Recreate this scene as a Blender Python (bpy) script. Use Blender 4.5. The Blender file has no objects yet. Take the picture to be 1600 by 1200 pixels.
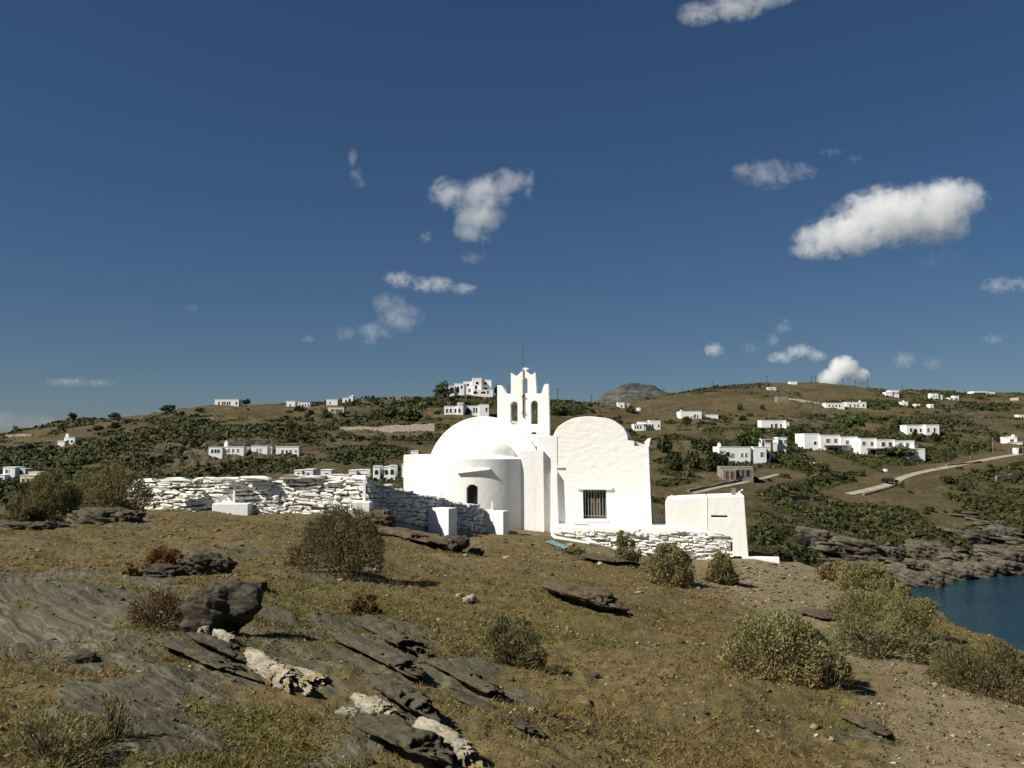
import bpy, bmesh, math, random
import numpy as np
from mathutils import Vector, Matrix, geometry

# ------------------------------------------------------------------ camera, sky, sun, exposure
S = bpy.context.scene
COL = S.collection
EYE = 22.4                      # eye height above the sea (sea level is z = 0)
F = 1443.0                      # focal length in photograph pixels
TH = math.atan(100.0 / F)       # camera tilts up by this angle
CT, ST = math.cos(TH), math.sin(TH)

cam = bpy.data.cameras.new('camera')
cam.sensor_width = 36.0
cam.lens = 36.0 * F / 1600.0
cam.clip_start = 0.1
cam.clip_end = 60000.0
camo = bpy.data.objects.new('camera', cam)
camo.location = (0, 0, EYE)
camo.rotation_euler = (math.pi / 2 + TH, 0, 0)
COL.objects.link(camo)
S.camera = camo

SUN_EL = math.radians(43.0)
SUN_H = (-0.90, -0.436)         # horizontal direction towards the sun: behind the left shoulder
world = bpy.data.worlds.new('World')
S.world = world
world.use_nodes = True
wt = world.node_tree
bg = wt.nodes['Background']
sky = wt.nodes.new('ShaderNodeTexSky')
sky.sky_type = 'NISHITA'
sky.sun_disc = False
sky.sun_elevation = SUN_EL
sky.sun_rotation = math.atan2(SUN_H[0], SUN_H[1])
sky.altitude = 180.0
sky.air_density = 0.89
sky.dust_density = 0.26
sky.ozone_density = 8.2
hs = wt.nodes.new('ShaderNodeHueSaturation')
hs.inputs['Saturation'].default_value = 1.11
hs.inputs['Hue'].default_value = 0.503
hs.inputs['Value'].default_value = 0.84
wt.links.new(sky.outputs[0], hs.inputs['Color'])
gm = wt.nodes.new('ShaderNodeGamma')
gm.inputs[1].default_value = 0.82
wt.links.new(hs.outputs[0], gm.inputs[0])
wt.links.new(gm.outputs[0], bg.inputs['Color'])
bg.inputs['Strength'].default_value = 0.05

sun = bpy.data.lights.new('sun', 'SUN')
sun.energy = 5.0
sun.angle = math.radians(0.5)
sun.color = (1.0, 0.945, 0.83)
suno = bpy.data.objects.new('sun', sun)
sd = Vector((SUN_H[0] * math.cos(SUN_EL), SUN_H[1] * math.cos(SUN_EL), math.sin(SUN_EL)))
suno.rotation_euler = sd.to_track_quat('Z', 'Y').to_euler()
suno.location = (-30, -20, 80)
COL.objects.link(suno)

S.view_settings.view_transform = 'Standard'
S.view_settings.look = 'None'
S.view_settings.gamma = 1.0
S.view_settings.use_curve_mapping = False
S.view_settings.exposure = 0.52
S.cycles.max_bounces = 8
S.cycles.diffuse_bounces = 3
S.cycles.glossy_bounces = 2
S.cycles.transparent_max_bounces = 8
S.cycles.volume_bounces = 6
S.cycles.volume_step_rate = 0.5
S.cycles.use_denoising = True
S.cycles.denoiser = 'OPENIMAGEDENOISE'
S.cycles.sample_clamp_indirect = 4.0

RNG = random.Random(7)
NR = np.random.default_rng(11)


# ------------------------------------------------------------------ helpers: view rays, noise, meshes, nodes
def T_of(py):
    v = (600.0 - np.asarray(py, float)) / F
    return (ST + v * CT) / (CT - v * ST)        # height change per metre of depth


def ray(px, py):
    u = (px - 800.0) / F
    v = (600.0 - py) / F
    y = CT - v * ST
    return u / y, (ST + v * CT) / y


def pt(px, py, Y):
    a, b = ray(px, py)
    return Vector((a * Y, Y, EYE + b * Y))


def H32(a, b, c, s):
    x = (a.astype(np.uint32) * np.uint32(374761393) + b.astype(np.uint32) * np.uint32(668265263)
         + c.astype(np.uint32) * np.uint32(2147483647 - 1013) + np.uint32((s * 144665 + 77) & 0xffffffff))
    x = (x ^ (x >> np.uint32(13))) * np.uint32(1274126177)
    x = (x ^ (x >> np.uint32(16))) * np.uint32(2246822519)
    x = x ^ (x >> np.uint32(13))
    return x.astype(np.float64) / 4294967295.0


def vnoise(x, y, z=0.0, s=0):
    x, y, z = np.broadcast_arrays(np.asarray(x, float), np.asarray(y, float), np.asarray(z, float))
    xi, yi, zi = np.floor(x).astype(np.int64), np.floor(y).astype(np.int64), np.floor(z).astype(np.int64)
    fx, fy, fz = x - xi, y - yi, z - zi
    fx, fy, fz = [t * t * (3 - 2 * t) for t in (fx, fy, fz)]
    r = 0.0
    for dx in (0, 1):
        for dy in (0, 1):
            for dz in (0, 1):
                w = (fx if dx else 1 - fx) * (fy if dy else 1 - fy) * (fz if dz else 1 - fz)
                r = r + w * H32(xi + dx, yi + dy, zi + dz, s)
    return r * 2 - 1


def fbm(x, y, z=0.0, s=0, o=4, g=0.5):
    r, a, k = 0.0, 1.0, 1.0
    for i in range(o):
        r = r + a * vnoise(np.asarray(x) * k, np.asarray(y) * k, np.asarray(z) * k, s + 17 * i)
        a *= g
        k *= 2.03
    return r


def sstep(a, b, x):
    t = np.clip((np.asarray(x, float) - a) / (b - a), 0, 1)
    return t * t * (3 - 2 * t)


def mesh_np(name, V, Fa, mats=(), smooth=False, mi=None):
    me = bpy.data.meshes.new(name)
    V = np.asarray(V, np.float32).reshape(-1, 3)
    if isinstance(Fa, np.ndarray):
        n, k = Fa.shape
        me.vertices.add(len(V))
        me.vertices.foreach_set('co', V.ravel())
        me.loops.add(n * k)
        me.loops.foreach_set('vertex_index', Fa.astype(np.int32).ravel())
        me.polygons.add(n)
        me.polygons.foreach_set('loop_start', (np.arange(n) * k).astype(np.int32))
        me.polygons.foreach_set('loop_total', np.full(n, k, np.int32))
        me.update(calc_edges=True)
    else:
        me.from_pydata([tuple(map(float, v)) for v in V], [], Fa)
        me.update()
    for m in mats:
        me.materials.append(m)
    if mi is not None:
        me.polygons.foreach_set('material_index', np.asarray(mi, np.int32))
    if smooth:
        me.polygons.foreach_set('use_smooth', np.ones(len(me.polygons), bool))
    return me


def link(name, me, parent=None, loc=None, rot=None, scale=None):
    o = bpy.data.objects.new(name, me)
    COL.objects.link(o)
    if parent is not None:
        o.parent = parent
    if loc is not None:
        o.location = loc
    if rot is not None:
        o.rotation_euler = rot
    if scale is not None:
        o.scale = scale
    return o


def tag(o, label=None, cat=None, group=None, kind=None):
    if label:
        o['label'] = label
    if cat:
        o['category'] = cat
    if group:
        o['group'] = group
    if kind:
        o['kind'] = kind
    return o


def empty(name, loc, label, cat, group=None, rz=0.0):
    o = bpy.data.objects.new(name, None)
    o.empty_display_size = 0.2
    COL.objects.link(o)
    o.location = loc
    o.rotation_euler = (0, 0, rz)
    return tag(o, label, cat, group)


def set_attr(me, name, vals):
    a = me.attributes.new(name, 'FLOAT', 'POINT')
    a.data.foreach_set('value', np.asarray(vals, np.float32).ravel())


def grid_faces(nr, nc):
    i = np.arange(nr - 1)[:, None] * nc + np.arange(nc - 1)[None, :]
    return np.stack([i, i + 1, i + nc + 1, i + nc], -1).reshape(-1, 4)


class MB:
    """collects boxes, prisms and tubes into one mesh"""
    def __init__(self):
        self.v, self.f, self.m = [], [], []

    def add(self, v, f, m=0):
        b = len(self.v)
        self.v += [tuple(p) for p in v]
        self.f += [tuple(i + b for i in q) for q in f]
        self.m += [m] * len(f)
        return self

    def box(self, x0, x1, y0, y1, z0, z1, m=0):
        v = [(x0, y0, z0), (x1, y0, z0), (x1, y1, z0), (x0, y1, z0), (x0, y0, z1), (x1, y0, z1), (x1, y1, z1), (x0, y1, z1)]
        return self.add(v, [(3, 2, 1, 0), (4, 5, 6, 7), (0, 1, 5, 4), (1, 2, 6, 5), (2, 3, 7, 6), (3, 0, 4, 7)], m)

    def tube(self, pts, rads, n=6, m=0, cap=True):
        pts = [Vector(p) for p in pts]
        if not hasattr(rads, '__len__'):
            rads = [rads] * len(pts)
        rings = []
        for i, p in enumerate(pts):
            d = (pts[min(i + 1, len(pts) - 1)] - pts[max(i - 1, 0)])
            d = d.normalized() if d.length > 1e-9 else Vector((0, 0, 1))
            a = d.cross(Vector((0, 0, 1)) if abs(d.z) < 0.9 else Vector((1, 0, 0))).normalized()
            b = d.cross(a)
            rings.append([p + (a * math.cos(t * 2 * math.pi / n) + b * math.sin(t * 2 * math.pi / n)) * rads[i] for t in range(n)])
        v = [q for r in rings for q in r]
        f = []
        for i in range(len(pts) - 1):
            for t in range(n):
                t2 = (t + 1) % n
                f.append((i * n + t, i * n + t2, (i + 1) * n + t2, (i + 1) * n + t))
        if cap:
            f.append(tuple(range(n - 1, -1, -1)))
            f.append(tuple((len(pts) - 1) * n + t for t in range(n)))
        return self.add(v, f, m)

    def prism(self, poly, y0, y1, m=0, holes=()):
        """outline in x-z (counter-clockwise seen from -y) pushed from y0 to y1, with holes right through"""
        loops = [list(poly)] + [list(h) for h in holes]
        flat = [p for l in loops for p in l]
        n = len(flat)
        bm_ = bmesh.new()
        bv = [bm_.verts.new((p[0], 0, p[1])) for p in flat]
        bm_.verts.index_update()
        es, s = [], 0
        for l in loops:
            es += [bm_.edges.new((bv[s + i], bv[s + (i + 1) % len(l)])) for i in range(len(l))]
            s += len(l)
        if holes:
            bmesh.ops.triangle_fill(bm_, use_beauty=False, use_dissolve=False, edges=es, normal=(0, -1, 0))
        else:
            bmesh.ops.triangulate(bm_, faces=[bm_.faces.new(bv)])
        tris = [[v.index for v in fc.verts] for fc in bm_.faces]
        bm_.free()
        v = [(p[0], y0, p[1]) for p in flat] + [(p[0], y1, p[1]) for p in flat]
        f = []
        for t in tris:
            a, b, c = [flat[i] for i in t]
            ar = (b[0] - a[0]) * (c[1] - a[1]) - (b[1] - a[1]) * (c[0] - a[0])
            if abs(ar) < 1e-10:
                continue
            t = tuple(t) if ar > 0 else (t[0], t[2], t[1])
            f.append(t)
            f.append((t[2] + n, t[1] + n, t[0] + n))
        s = 0
        for li, l in enumerate(loops):
            k = len(l)
            ar = sum(l[i][0] * l[(i + 1) % k][1] - l[(i + 1) % k][0] * l[i][1] for i in range(k))
            ccw = ar > 0
            if li:
                ccw = not ccw
            for i in range(k):
                a, b = s + i, s + (i + 1) % k
                f.append((a, a + n, b + n, b) if ccw else (b, b + n, a + n, a))
            s += k
        return self.add(v, f, m)

    def mesh(self, name, mats, smooth=False):
        return mesh_np(name, self.v, self.f, mats, smooth, self.m)

    def build(self, name, mats, parent=None, smooth=False, **k):
        return link(name, self.mesh(name, mats, smooth), parent, **k)


class N:
    """small wrapper round a material's node tree"""
    def __init__(self, name):
        self.m = bpy.data.materials.new(name)
        self.m.use_nodes = True
        self.t = self.m.node_tree
        self.b = self.t.nodes['Principled BSDF']
        self.out = self.t.nodes['Material Output']
        self.b.inputs['Specular IOR Level'].default_value = 0.25
        self.b.inputs['Roughness'].default_value = 0.9

    def n(self, typ, ins=None, **props):
        x = self.t.nodes.new('ShaderNode' + typ)
        for k, v in props.items():
            setattr(x, k, v)
        for k, v in (ins or {}).items():
            if isinstance(v, bpy.types.NodeSocket):
                self.t.links.new(v, x.inputs[k])
            else:
                x.inputs[k].default_value = v
        return x

    def geo(self, o='Position'):
        return self.n('NewGeometry').outputs[o]

    def attr(self, name):
        return self.n('Attribute', attribute_name=name).outputs['Fac']

    def noise(self, scale, detail=4, rough=0.55, vec=None, dist=0.0):
        i = {'Scale': scale, 'Detail': detail, 'Roughness': rough, 'Distortion': dist}
        if vec is not None:
            i['Vector'] = vec
        return self.n('TexNoise', i).outputs['Fac']

    def vor(self, scale, vec=None, feature='F1', out='Distance', rnd=1.0):
        i = {'Scale': scale, 'Randomness': rnd}
        if vec is not None:
            i['Vector'] = vec
        return self.n('TexVoronoi', i, feature=feature).outputs[out]

    def ramp(self, fac, stops):
        x = self.n('ValToRGB', {'Fac': fac})
        e = x.color_ramp.elements
        while len(e) < len(stops):
            e.new(0.5)
        for k, (p, c) in zip(e, stops):
            k.position = p
            k.color = (*c, 1) if hasattr(c, '__len__') else (c, c, c, 1)
        return x.outputs['Color']

    def mix(self, fac, a, b, mode='MIX'):
        x = self.n('Mix', data_type='RGBA', blend_type=mode)
        for sock, v in ((x.inputs['Factor'], fac), (x.inputs[6], a), (x.inputs[7], b)):
            if isinstance(v, bpy.types.NodeSocket):
                self.t.links.new(v, sock)
            elif hasattr(v, '__len__'):
                sock.default_value = (*v, 1)
            else:
                sock.default_value = v
        return x.outputs[2]

    def math(self, op, a, b=0.0, clamp=False):
        return self.n('Math', {0: a, 1: b}, operation=op, use_clamp=clamp).outputs[0]

    def bump(self, h, strength=0.5, dist=0.02, normal=None):
        i = {'Height': h, 'Strength': strength, 'Distance': dist}
        if normal is not None:
            i['Normal'] = normal
        o = self.n('Bump', i).outputs['Normal']
        self.t.links.new(o, self.b.inputs['Normal'])
        return o

    def color(self, c):
        if isinstance(c, bpy.types.NodeSocket):
            self.t.links.new(c, self.b.inputs['Base Color'])
        else:
            self.b.inputs['Base Color'].default_value = (*c, 1)
        return self

    def rough(self, v):
        self.b.inputs['Roughness'].default_value = v
        return self


# ------------------------------------------------------------------ materials
def m_plain(name, c, rough=0.85, var=0.15, scale=3.0, metal=0.0, bump=0.0):
    k = N(name).rough(rough)
    f = k.noise(scale, 5, 0.6, k.geo())
    lo = tuple(x * (1 - var) for x in c)
    hi = tuple(min(1, x * (1 + var)) for x in c)
    k.color(k.ramp(f, [(0.3, lo), (0.7, hi)]))
    k.b.inputs['Metallic'].default_value = metal
    if bump:
        k.bump(f, 0.6, bump)
    return k.m


def m_whitewash(name, base, b1, b2, stain=0.12, yellow=(0.80, 0.74, 0.58)):
    k = N(name).rough(0.92)
    p = k.geo()
    big = k.noise(0.45, 4, 0.6, p)
    med = k.noise(2.6, 6, 0.62, p)
    fine = k.noise(11.0, 5, 0.6, p)
    c = k.mix(k.ramp(big, [(0.35, 0.0), (0.75, stain)]), base, yellow)
    c = k.mix(k.ramp(fine, [(0.25, 0.10), (0.5, 0.0)]), c, (0.55, 0.55, 0.52))
    sv = k.n('Mapping', {'Vector': p, 'Scale': (2.6, 2.6, 0.22)}).outputs[0]
    st = k.noise(1.0, 5, 0.6, sv)
    c = k.mix(k.ramp(st, [(0.56, 0.0), (0.74, 0.30)]), c, (0.50, 0.48, 0.43))
    k.color(c)
    n1 = k.bump(med, 0.55, b1)
    k.bump(fine, 0.6, b2, n1)
    return k.m


M_WHITE = m_whitewash('whitewash', (0.84, 0.835, 0.81), 0.035, 0.008)
M_ROUGH = N('whitewash_over_rubble')
_k = M_ROUGH.rough(0.95)
_p = _k.geo()
_mp = _k.n('Mapping', {'Vector': _p, 'Scale': (1.0, 1.0, 1.9)}).outputs[0]
_a = _k.noise(1.7, 6, 0.6, _mp, 0.4)
_b = _k.vor(2.4, _mp, 'SMOOTH_F1')
_c = _k.noise(14.0, 4, 0.6, _p)
_k.color(_k.mix(_k.ramp(_c, [(0.28, 0.16), (0.5, 0.0)]), (0.84, 0.83, 0.785), (0.66, 0.63, 0.52)))
_n = _k.bump(_k.math('ADD', _k.math('MULTIPLY', _a, 1.2), _k.math('MULTIPLY', _b, -0.8)), 0.7, 0.032)
_k.bump(_c, 0.7, 0.012, _n)
M_ROUGH = _k.m

_k = N('limewashed_stone').rough(0.93)
_p = _k.geo()
_rnd = _k.n('ObjectInfo').outputs['Random']
_f = _k.noise(5.0, 6, 0.65, _p)
_c = _k.ramp(_rnd, [(0.0, (0.70, 0.70, 0.68)), (0.35, (0.82, 0.81, 0.78)), (0.8, (0.80, 0.765, 0.68)), (1.0, (0.60, 0.60, 0.58))])
_c = _k.mix(_k.ramp(_f, [(0.52, 0.0), (0.72, 0.65)]), _c, (0.36, 0.33, 0.26))
_k.color(_c)
_k.bump(_f, 0.8, 0.03)
M_STONE = _k.m

_k = N('limewashed_rubble_shade').rough(0.95)  # darker copy of the limewashed stone, the return wall's shade put into its colour
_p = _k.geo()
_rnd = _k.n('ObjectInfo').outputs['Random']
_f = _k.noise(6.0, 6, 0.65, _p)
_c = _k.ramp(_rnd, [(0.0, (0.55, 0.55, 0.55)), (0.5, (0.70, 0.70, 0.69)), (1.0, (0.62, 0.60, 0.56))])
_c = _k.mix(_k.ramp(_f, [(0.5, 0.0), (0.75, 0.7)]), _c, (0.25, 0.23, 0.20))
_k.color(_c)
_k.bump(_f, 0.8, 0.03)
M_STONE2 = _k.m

M_CORE = m_plain('wall_core_earth', (0.16, 0.145, 0.12), 1.0, 0.4, 4.0, bump=0.03)
M_DARK = m_plain('glass_and_arch_shade', (0.02, 0.022, 0.025), 0.35, 0.1)
M_BLUE = m_plain('blue_shutter_paint', (0.10, 0.17, 0.30), 0.6, 0.1)
M_BROWNSH = m_plain('brown_shutter_paint', (0.06, 0.045, 0.035), 0.7, 0.2)
M_REDSH = m_plain('red_shutter_paint', (0.16, 0.03, 0.03), 0.7, 0.2)
M_GREYSH = m_plain('grey_shutter_paint', (0.14, 0.15, 0.14), 0.7, 0.2)
M_WOOD = m_plain('old_wood', (0.16, 0.10, 0.05), 0.8, 0.3, 14)
M_IRON = m_plain('painted_iron', (0.27, 0.28, 0.27), 0.5, 0.1)
M_RUST = m_plain('rusty_pole', (0.10, 0.085, 0.07), 0.7, 0.3, 8)
M_YEL = m_plain('yellow_painted_pole', (0.50, 0.38, 0.12), 0.6, 0.2, 8)
M_BRONZE = m_plain('bronze_patina', (0.20, 0.235, 0.20), 0.5, 0.2, 9, metal=0.35)
M_HOUSE = m_plain('house_whitewash', (0.80, 0.80, 0.78), 0.9, 0.05, 0.8)
M_CREAM = m_plain('house_cream', (0.66, 0.60, 0.47), 0.9, 0.08, 0.8)
M_HSTONE = m_plain('house_rubble', (0.24, 0.215, 0.175), 0.95, 0.45, 2.2, bump=0.1)
M_PERG = m_plain('pergola_timber', (0.09, 0.07, 0.05), 0.9, 0.2)
M_ROADM = m_plain('pale_track', (0.30, 0.26, 0.205), 0.95, 0.25, 0.5)
M_PALEW = m_plain('pale_rubble', (0.46, 0.39, 0.31), 0.95, 0.35, 1.2, bump=0.1)
M_TWALL = m_plain('terrace_rubble', (0.22, 0.19, 0.145), 0.95, 0.4, 1.5, bump=0.1)
M_CARP = m_plain('black_car_paint', (0.012, 0.013, 0.015), 0.25, 0.1)
M_TYRE = m_plain('tyre_rubber', (0.02, 0.02, 0.02), 0.9, 0.1)
M_BLUEP = m_plain('sun_bleached_blue_paint', (0.12, 0.20, 0.23), 0.85, 0.5, 7)
M_POLE = m_plain('utility_pole_wood', (0.07, 0.06, 0.05), 0.9, 0.2)


def m_leaf(name, c1, c2, c3, trans=0.32):
    k = N(name).rough(0.75)
    r = k.geo('Random Per Island')
    o = k.n('ObjectInfo').outputs['Random']
    f = k.math('FRACT', k.math('ADD', r, k.math('MULTIPLY', o, 0.37)))
    c = k.ramp(f, [(0.0, c1), (0.5, c2), (1.0, c3)])
    v = k.math('ADD', k.math('MULTIPLY', o, 0.7), 0.65)
    k.color(k.mix(1.0, c, k.n('CombineColor', {0: v, 1: v, 2: v}).outputs[0], 'MULTIPLY'))
    if trans:
        tr = k.n('BsdfTranslucent', {'Color': c})
        mx = k.n('MixShader', {0: trans})
        k.t.links.new(k.b.outputs[0], mx.inputs[1])
        k.t.links.new(tr.outputs[0], mx.inputs[2])
        k.t.links.new(mx.outputs[0], k.out.inputs[0])
    return k.m


M_LGREY = m_leaf('grey_green_leaves', (0.1108, 0.1049, 0.0414), (0.1754, 0.1627, 0.0673), (0.2677, 0.2496, 0.1139))
M_LYEL = m_leaf('straw_yellow_leaves', (0.102, 0.0804, 0.03), (0.174, 0.1344, 0.048), (0.24, 0.186, 0.0744))
M_LPALE = m_leaf('pale_yellow_green_leaves', (0.114, 0.0984, 0.0384), (0.18, 0.156, 0.0624), (0.252, 0.222, 0.102))
M_LOLIVE = m_leaf('olive_leaves', (0.1142, 0.1037, 0.0415), (0.1764, 0.1618, 0.0663), (0.2593, 0.2322, 0.1078))
M_LRUST = m_leaf('rust_brown_leaves', (0.0938, 0.04, 0.0112), (0.1438, 0.065, 0.0175), (0.2, 0.1, 0.03), 0.1)
M_LDRY = m_leaf('dry_brown_stems', (0.1271, 0.0822, 0.0374), (0.1943, 0.1316, 0.0598), (0.2691, 0.1943, 0.0987), 0.1)
M_TWIG = m_plain('grey_twigs', (0.075, 0.060, 0.045), 0.9, 0.3, 20)
M_HLEAF = m_leaf('maquis_leaves', (0.017, 0.024, 0.006), (0.036, 0.047, 0.011), (0.066, 0.076, 0.020), 0.08)
M_HLEAF2 = m_leaf('pine_leaves', (0.030, 0.046, 0.011), (0.050, 0.072, 0.017), (0.075, 0.10, 0.026), 0.1)
M_SCRUB = m_leaf('heath_scrub', (0.026, 0.033, 0.007), (0.056, 0.064, 0.014), (0.10, 0.096, 0.028), 0.05)
M_TRUNK = m_plain('trunk_bark', (0.06, 0.045, 0.03), 0.95, 0.3, 5)
M_GRASS = m_leaf('dry_grass', (0.11, 0.075, 0.020), (0.18, 0.132, 0.040), (0.29, 0.22, 0.085), 0.2)
M_GRASSG = m_leaf('green_grass', (0.060, 0.072, 0.012), (0.095, 0.105, 0.020), (0.15, 0.145, 0.040), 0.2)

# the two soils of the headland and its bedrock, blended by what was laid out in the terrain below
_k = N('headland_soil').rough(0.95)
_p = _k.geo()
_rock, _path, _green = _k.attr('rock'), _k.attr('path'), _k.attr('green')
_n1 = _k.noise(0.9, 6, 0.6, _p)
_n2 = _k.noise(6.0, 6, 0.65, _p)
_n3 = _k.noise(38.0, 4, 0.65, _p)
_soil = _k.ramp(_n2, [(0.28, (0.052, 0.037, 0.012)), (0.5, (0.116, 0.087, 0.031)), (0.74, (0.186, 0.141, 0.054))])
_soil = _k.mix(_k.ramp(_n1, [(0.40, 0.0), (0.66, 0.6)]), _soil, (0.112, 0.089, 0.040))
_soil = _k.mix(_k.math('MULTIPLY', _green, _k.ramp(_n2, [(0.38, 0.0), (0.64, 0.55)])), _soil, (0.092, 0.088, 0.018))
_grit = _k.vor(26.0, _p)
_gc = _k.vor(26.0, _p, out='Color')
_gv = _k.ramp(_gc, [(0.55, 0.0), (0.75, 1.0)])
_gm = _k.math('MULTIPLY', _gv, _k.ramp(_grit, [(0.16, 1.0), (0.30, 0.0)]))
_soil = _k.mix(_k.math('MULTIPLY', _gm, 0.6), _soil, (0.23, 0.175, 0.095))
_soil = _k.mix(_k.ramp(_n3, [(0.30, 0.75), (0.46, 0.0)]), _soil, (0.022, 0.016, 0.007))  # dark flecks in the low spots of the fine noise paint tiny shadows
_dust = _k.ramp(_n2, [(0.3, (0.145, 0.112, 0.062)), (0.7, (0.222, 0.175, 0.104))])
_dust = _k.mix(_k.math('MULTIPLY', _gm, 0.5), _dust, (0.28, 0.23, 0.155))
_dust = _k.mix(_k.ramp(_n3, [(0.30, 0.5), (0.45, 0.0)]), _dust, (0.06, 0.05, 0.036))
_base = _k.mix(_path, _soil, _dust)
_st = _k.attr('strata')
_sv = _k.n('CombineXYZ', {0: _st, 1: _k.math('MULTIPLY', _n1, 1.2), 2: 0.0}).outputs[0]
_sn = _k.noise(3.4, 8, 0.72, _sv)
_sf = _k.noise(0.9, 4, 0.6, _sv)
_rk = _k.ramp(_sn, [(0.30, (0.030, 0.027, 0.016)), (0.44, (0.072, 0.066, 0.042)), (0.56, (0.104, 0.096, 0.064)), (0.70, (0.170, 0.158, 0.112))])
_s2 = _k.noise(1.35, 3, 0.5, _k.n('CombineXYZ', {0: _k.math('MULTIPLY', _st, 2.1), 1: _k.math('MULTIPLY', _n1, 0.6), 2: 3.3}).outputs[0])
_rk = _k.mix(_k.ramp(_s2, [(0.485, 0.0), (0.50, 0.65), (0.515, 0.0)]), _rk, (0.21, 0.195, 0.145))
_rk = _k.mix(_k.ramp(_s2, [(0.395, 0.0), (0.41, 0.8), (0.43, 0.0)]), _rk, (0.018, 0.016, 0.010))
_rk = _k.mix(_k.ramp(_sf, [(0.5, 0.0), (0.7, 0.4)]), _rk, (0.085, 0.067, 0.035))
_rk = _k.mix(_k.ramp(_n3, [(0.3, 0.35), (0.5, 0.0)]), _rk, (0.024, 0.021, 0.015))
_re = _k.math('ADD', _rock, _k.math('MULTIPLY', _k.math('SUBTRACT', _n2, 0.5), 0.9))
_rm = _k.ramp(_re, [(0.42, 0.0), (0.58, 1.0)])
_k.color(_k.mix(_rm, _base, _rk))
_hh = _k.math('ADD', _k.math('MULTIPLY', _n3, 0.5), _k.math('MULTIPLY', _gm, 0.5))
_hh = _k.math('ADD', _hh, _k.math('MULTIPLY', _n2, 0.6))
_hr = _k.math('ADD', _k.math('MULTIPLY', _sn, 1.0), _k.math('MULTIPLY', _n3, 0.2))
_hx = _k.n('Mix', {'Factor': _rm, 2: _hh, 3: _hr}, data_type='FLOAT').outputs[0]
_k.bump(_hx, 0.9, 0.035)
M_SOIL = _k.m

# the far hillside
_k = N('hillside_earth').rough(1.0)
_p = _k.geo()
_veg, _cl = _k.attr('veg'), _k.attr('cliff')
_mp = _k.n('Mapping', {'Vector': _p, 'Scale': (1.0, 1.0, 3.0)}).outputs[0]
_n1 = _k.noise(0.035, 6, 0.62, _mp)
_n2 = _k.noise(0.22, 7, 0.68, _mp)
_n3 = _k.noise(1.1, 4, 0.65, _mp)
_e = _k.ramp(_n1, [(0.35, (0.070, 0.052, 0.023)), (0.5, (0.104, 0.077, 0.036)), (0.66, (0.140, 0.104, 0.050))])
_e = _k.mix(_k.ramp(_n3, [(0.38, 0.65), (0.54, 0.0)]), _e, (0.030, 0.027, 0.010))
_e = _k.mix(_k.ramp(_n2, [(0.34, 0.75), (0.54, 0.0)]), _e, (0.048, 0.046, 0.016))
_e = _k.mix(_k.ramp(_n2, [(0.60, 0.0), (0.68, 0.45)]), _e, (0.15, 0.125, 0.085))
_vm = _k.math('ADD', _veg, _k.math('MULTIPLY', _k.math('SUBTRACT', _n2, 0.5), 1.3))
_e = _k.mix(_k.ramp(_vm, [(0.40, 0.0), (0.62, 0.85)]), _e, _k.ramp(_n3, [(0.3, (0.022, 0.027, 0.007)), (0.7, (0.066, 0.064, 0.020))]))
_sp = _k.n('Mapping', {'Vector': _p, 'Rotation': (0.0, 0.20, 0.3), 'Scale': (0.35, 0.35, 3.2)}).outputs[0]
_s1 = _k.noise(0.55, 8, 0.72, _sp, 0.5)
_ck = _k.ramp(_s1, [(0.36, (0.010, 0.009, 0.007)), (0.47, (0.058, 0.050, 0.037)), (0.60, (0.105, 0.091, 0.068)), (0.75, (0.17, 0.145, 0.105))])  # dark beds; the near-black also paints shade of crevices the heightfield cannot undercut
_ck = _k.mix(_k.ramp(_n1, [(0.5, 0.0), (0.66, 0.5)]), _ck, (0.095, 0.066, 0.036))
_cm = _k.ramp(_k.math('ADD', _cl, _k.math('MULTIPLY', _k.math('SUBTRACT', _n2, 0.5), 0.9)), [(0.42, 0.0), (0.58, 1.0)])
_k.color(_k.mix(_cm, _e, _ck))
_hx = _k.n('Mix', {'Factor': _cm, 2: _n3, 3: _s1}, data_type='FLOAT').outputs[0]
_k.bump(_hx, 0.8, 0.7)
M_HILL = _k.m

_k = N('mountain_limestone').rough(1.0)
_p = _k.geo()
_n1 = _k.noise(0.012, 7, 0.68, _p)
_n2 = _k.noise(0.07, 6, 0.7, _p)
_c = _k.ramp(_n2, [(0.38, (0.026, 0.030, 0.024)), (0.5, (0.075, 0.074, 0.064)), (0.66, (0.16, 0.15, 0.13))])
_c = _k.mix(_k.ramp(_n1, [(0.42, 0.0), (0.6, 0.7)]), _c, (0.045, 0.048, 0.040))
_k.color(_c)
_k.bump(_n2, 1.0, 6.0)
M_MOUNT = _k.m

_k = N('sea_water')
_p = _k.geo()
_mp = _k.n('Mapping', {'Vector': _p, 'Rotation': (0, 0, 0.5), 'Scale': (1.0, 2.2, 1.0)}).outputs[0]
_w1 = _k.noise(0.35, 5, 0.6, _mp, 0.3)
_w2 = _k.noise(1.6, 4, 0.6, _mp, 0.2)
_dk = _k.noise(0.03, 3, 0.5, _p)
_k.color(_k.ramp(_dk, [(0.35, (0.005, 0.024, 0.042)), (0.65, (0.009, 0.042, 0.056))]))
_k.b.inputs['Roughness'].default_value = 0.12
_k.b.inputs['IOR'].default_value = 1.33
_k.b.inputs['Specular IOR Level'].default_value = 0.5
_nn = _k.bump(_w1, 0.7, 0.5)
_k.bump(_w2, 0.6, 0.12, _nn)
M_SEA = _k.m


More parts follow.
